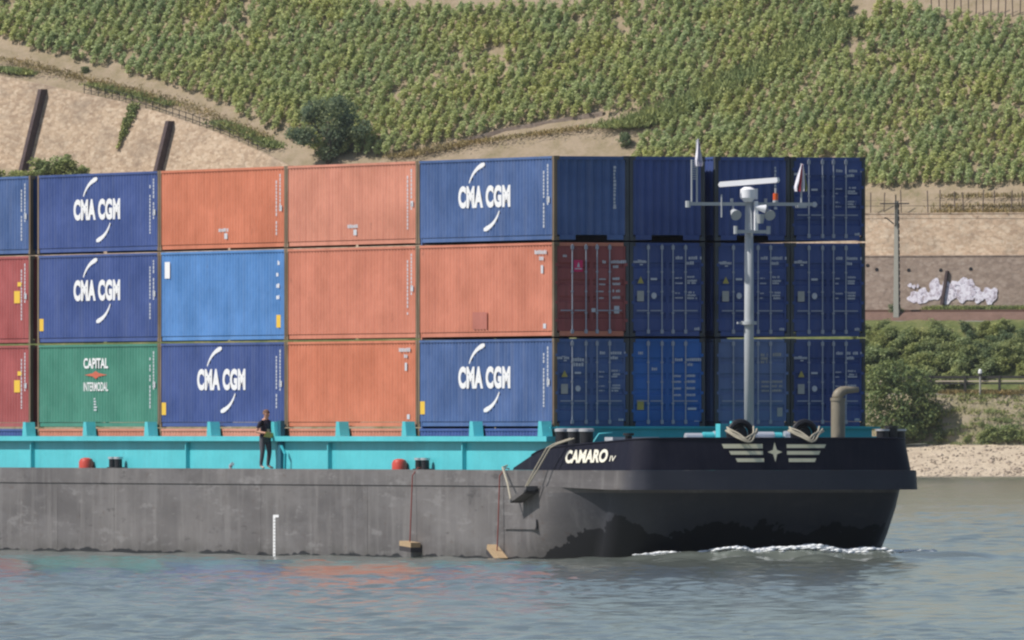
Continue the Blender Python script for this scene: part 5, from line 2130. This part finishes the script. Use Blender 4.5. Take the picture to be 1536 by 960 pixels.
for px, lab in ((1109, 'pale mooring rope looped over the bow bulwark above the winged emblem near the turquoise winch'), (1205, 'pale mooring rope looped over the bow bulwark between the emblem and the gooseneck vent')):
    x = bow_at(px, 5.3)
    t = thing('mooring_rope', lab, 'rope', BW(x, -5.2, 3.7), TH)
    mb = MB()
    for k in range(3):
        w = 0.52 - 0.045 * k + (0.06 if px > 1150 else 0)
        pts_ = []
        for i in range(15):
            f = i / 14 * 2 - 1
            fa = abs(f) ** (1.7 if px < 1150 else 1.15)
            pts_.append((w * f + 0.03 * math.sin(k * 2 + i * 0.9), -0.80 + 0.50 * fa + 0.035 * k, 3.60 - 3.70 + 0.055 * k + 0.34 * fa - 0.02 * math.sin(i + k)))
        mb.tube(pts_, 0.03, 6)
    part('rope_loop', mb, M['rope'], t, smooth=180)

# ---------------------------------------------------------------- bow wave foam
M['foam'], _nt, _b = new_mat('white water foam')
_b.inputs['Base Color'].default_value = (0.86, 0.88, 0.90, 1)
_b.inputs['Roughness'].default_value = 0.8
rng = np.random.default_rng(31)
me = wme
VX = np.empty(len(me.vertices) * 3, dtype=np.float32)
me.vertices.foreach_get('co', VX)
VX = VX.reshape(-1, 3)
dx, dy = VX[:, 0] - OX, VX[:, 1] - OY
lx, ly = dx * CT + dy * ST, -dx * ST + dy * CT
sel = np.where((lx > 0) & (lx < 11) & (ly > -9.5) & (ly < -2.5))[0]
SUB = np.stack([lx[sel], ly[sel], VX[sel, 2]], 1)
mb = MB()
for k in range(7000):
    x = rng.uniform(0.6, 10.2)
    y = -5.55 - 0.25 * (1 - ((x - XC) / 5) ** 2) + (0.5 if x < 3 else 0) - abs(rng.normal(0, 0.14 + 0.16 * math.exp(-((x - 6.3) / 1.8) ** 2)))
    if rng.random() > math.exp(-((x - 6.3) / 1.7) ** 2) + 0.26:
        continue
    i = np.argmin((SUB[:, 0] - x) ** 2 + (SUB[:, 1] - y) ** 2)
    z = SUB[i, 2] + rng.uniform(-0.01, 0.06) * math.exp(-((x - 6.0) / 3) ** 2)
    s = rng.uniform(0.03, 0.10)
    vs = [(x + s * 2.2 * rng.uniform(.7, 1.2), y, z), (x - s * 2.2 * rng.uniform(.7, 1.2), y, z), (x, y + s, z), (x, y - s, z), (x, y, z + s * rng.uniform(.3, .7)), (x, y, z - s * .4)]
    mb.add(vs, [(0, 2, 4), (2, 1, 4), (1, 3, 4), (3, 0, 4), (2, 0, 5), (1, 2, 5), (3, 1, 5), (0, 3, 5)])
o = part('foam', mb, M['foam'], None, smooth=180)
o.location = BW(0, 0, 0)
o.rotation_euler = (0, 0, TH)
kind(tag(o, 'white foam of the bow wave along the foot of the black bow', 'foam'), 'stuff')

# ---------------------------------------------------------------- deckhand
M['skin'] = plain('skin', (0.52, 0.29, 0.21), 0.6, 0, 0.08)
M['shirt'] = plain('dark navy shirt', (0.022, 0.018, 0.035), 0.85, 0, 0.2)
M['trousers'] = plain('grey work trousers', (0.085, 0.085, 0.10), 0.9, 0, 0.2)
M['shoe'] = plain('light work shoes', (0.42, 0.38, 0.34), 0.8)
M['hair'] = plain('short brown hair', (0.16, 0.09, 0.06), 0.8)
M['cloth'] = plain('olive yellow cloth', (0.50, 0.42, 0.14), 0.9)


def skin_body(joints, edges):
    me = bpy.data.meshes.new('body')
    me.from_pydata([j[0] for j in joints], edges, [])
    ob = bpy.data.objects.new('body', me)
    COL.objects.link(ob)
    sk = ob.modifiers.new('s', 'SKIN')
    sk.use_smooth_shade = True
    ss = ob.modifiers.new('u', 'SUBSURF')
    ss.levels = 2
    ss.render_levels = 2
    layer = me.skin_vertices[0].data
    for i, j in enumerate(joints):
        layer[i].radius = (j[1], j[1] if len(j) < 3 else j[2])
        layer[i].use_root = (i == 0)
    dg = bpy.context.evaluated_depsgraph_get()
    out = bpy.data.meshes.new_from_object(ob.evaluated_get(dg))
    bpy.data.objects.remove(ob)
    return out


py_ = side_y(402)
person = thing('person', 'man in dark shirt and grey trousers standing on the side deck holding a cloth', 'person', BW(-0.55, py_, 2.735), rad(-48))
person.scale = (1.08, 1.16, 1.03)
# faces towards local +x -y (bow, turned a little to the river); local: x = his facing, y = his left
J = [((0, 0, 0.95), 0.135, 0.155), ((0.01, 0, 1.12), 0.125, 0.15), ((0.02, 0, 1.32), 0.135, 0.18), ((0.02, 0, 1.44), 0.10, 0.14), ((0.04, 0, 1.53), 0.06, 0.06),
     ((0.07, 0, 1.60), 0.075, 0.07), ((0.08, 0, 1.70), 0.095, 0.08), ((0.075, 0, 1.76), 0.07, 0.065)]
E_ = [(0, 1), (1, 2), (2, 3), (3, 4), (4, 5), (5, 6), (6, 7)]


def limb(chain, root):
    i0 = len(J)
    for k, (p, r) in enumerate(chain):
        J.append((p, r, r))
        E_.append((root if k == 0 else i0 + k - 1, i0 + k))
    return i0 + len(chain) - 1


limb([((0.0, 0.11, 0.86), 0.095), ((0.05, 0.12, 0.50), 0.07), ((-0.02, 0.12, 0.10), 0.05), ((0.10, 0.14, 0.035), 0.036), ((0.18, 0.15, 0.03), 0.03)], 0)
limb([((0.0, -0.11, 0.86), 0.095), ((0.06, -0.14, 0.50), 0.07), ((0.0, -0.15, 0.10), 0.05), ((0.12, -0.18, 0.035), 0.036), ((0.20, -0.19, 0.03), 0.03)], 0)
hl = limb([((0.02, 0.20, 1.40), 0.065), ((-0.06, 0.27, 1.13), 0.046), ((0.20, 0.16, 1.08), 0.035), ((0.27, 0.10, 1.08), 0.036)], 3)
hr = limb([((0.02, -0.20, 1.40), 0.065), ((-0.04, -0.28, 1.13), 0.046), ((0.22, -0.18, 1.09), 0.035), ((0.29, -0.13, 1.09), 0.036)], 3)
for side in (1, -1):
    base = Vector(J[hl if side > 0 else hr][0])
    root = hl if side > 0 else hr
    for q, (dy, ln) in enumerate(((0.03, 0.065), (0.01, 0.08), (-0.012, 0.075), (-0.03, 0.06))):
        limb([((base.x + 0.04, base.y + dy, base.z + 0.012), 0.011), ((base.x + 0.04 + ln * 0.6, base.y + dy, base.z + 0.005), 0.010), ((base.x + 0.045 + ln * 0.75, base.y + dy, base.z - 0.03), 0.008)], root)
    limb([((base.x + 0.02, base.y - side * 0.035, base.z + 0.02), 0.012), ((base.x + 0.06, base.y - side * 0.055, base.z + 0.01), 0.010)], root)
bm_ = skin_body(J, E_)
for m_ in ('shirt', 'trousers', 'skin', 'shoe'):
    bm_.materials.append(M[m_])
for p in bm_.polygons:
    c = p.center
    if c.z < 0.075:
        i = 3
    elif c.z < 0.98 and abs(c.y) < 0.235 and c.x < 0.17:
        i = 1
    elif c.z > 1.50:
        i = 2
    elif (abs(c.y) > 0.19 or c.x > 0.14) and c.z < 1.24 and c.z > 0.95 and (c.x > -0.02 or abs(c.y) > 0.21) and (c.x > 0.135 or abs(c.y) > 0.2):
        i = 2
    else:
        i = 0
    p.material_index = i
link_mesh('body', bm_, None, person, smooth=180)
mb = MB()
rows = []
for i in range(7):
    f = i / 6
    r = 0.108 * math.cos(f * math.pi / 2 * 0.98)
    rows.append([(0.06 + r * 0.98 * math.cos(a_) - 0.012, r * 0.86 * math.sin(a_), 1.715 + 0.105 * math.sin(f * math.pi / 2) - (0.05 if math.cos(a_) < -0.2 and i == 0 else 0)) for a_ in [2 * math.pi * k / 16 for k in range(17)]])
mb.grid(rows)
part('hair', mb, M['hair'], person, smooth=180)
mb = MB()
mb.add([(0.172, -0.016, 1.655), (0.172, 0.016, 1.655), (0.165, 0.0, 1.70), (0.20, 0, 1.658)], [(0, 1, 3), (1, 2, 3), (2, 0, 3), (0, 2, 1)])
part('nose', mb, M['skin'], person)
for s in (1, -1):
    mb = MB()
    mb.tube([(0.155, s * 0.03, 1.705), (0.176, s * 0.03, 1.705)], [0.012, 0.008], 8)
    part('eye', mb, M['dark'], person)
    mb = MB()
    mb.tube([(0.065, s * 0.078, 1.655), (0.06, s * 0.094, 1.69), (0.055, s * 0.086, 1.715)], [0.012, 0.018, 0.012], 6)
    part('ear', mb, M['skin'], person)
mb = MB()
mb.box(0.158, 0.170, -0.025, 0.025, 1.618, 1.628)
part('mouth', mb, M['red_rope'], person)
ct = thing('cloth', 'olive yellow cloth held in both hands of the man', 'cloth', BW(-0.55, py_, 2.735) + Matrix.Rotation(rad(-48), 3, 'Z') @ Vector((0.33, -0.01, 1.04)), rad(-48))
ct.scale = (1.1, 1.2, 1.3)
mb = MB()
rows = []
for i in range(9):
    f = i / 8
    rows.append([(0.03 * math.sin(i * 1.3 + j) + 0.05 - 0.02 * j, -0.26 + 0.52 * f, 0.10 - 0.03 * j - 0.03 * math.sin(f * math.pi)) for j in range(5)])
mb.grid(rows)
rows = [[(x + 0.03, y, z) for x, y, z in r] for r in rows]
mb.grid(rows, flip=True)
part('cloth_sheet', mb, M['cloth'], ct, smooth=180)

# small floodlights etc. stay parented above; nothing else stands in view
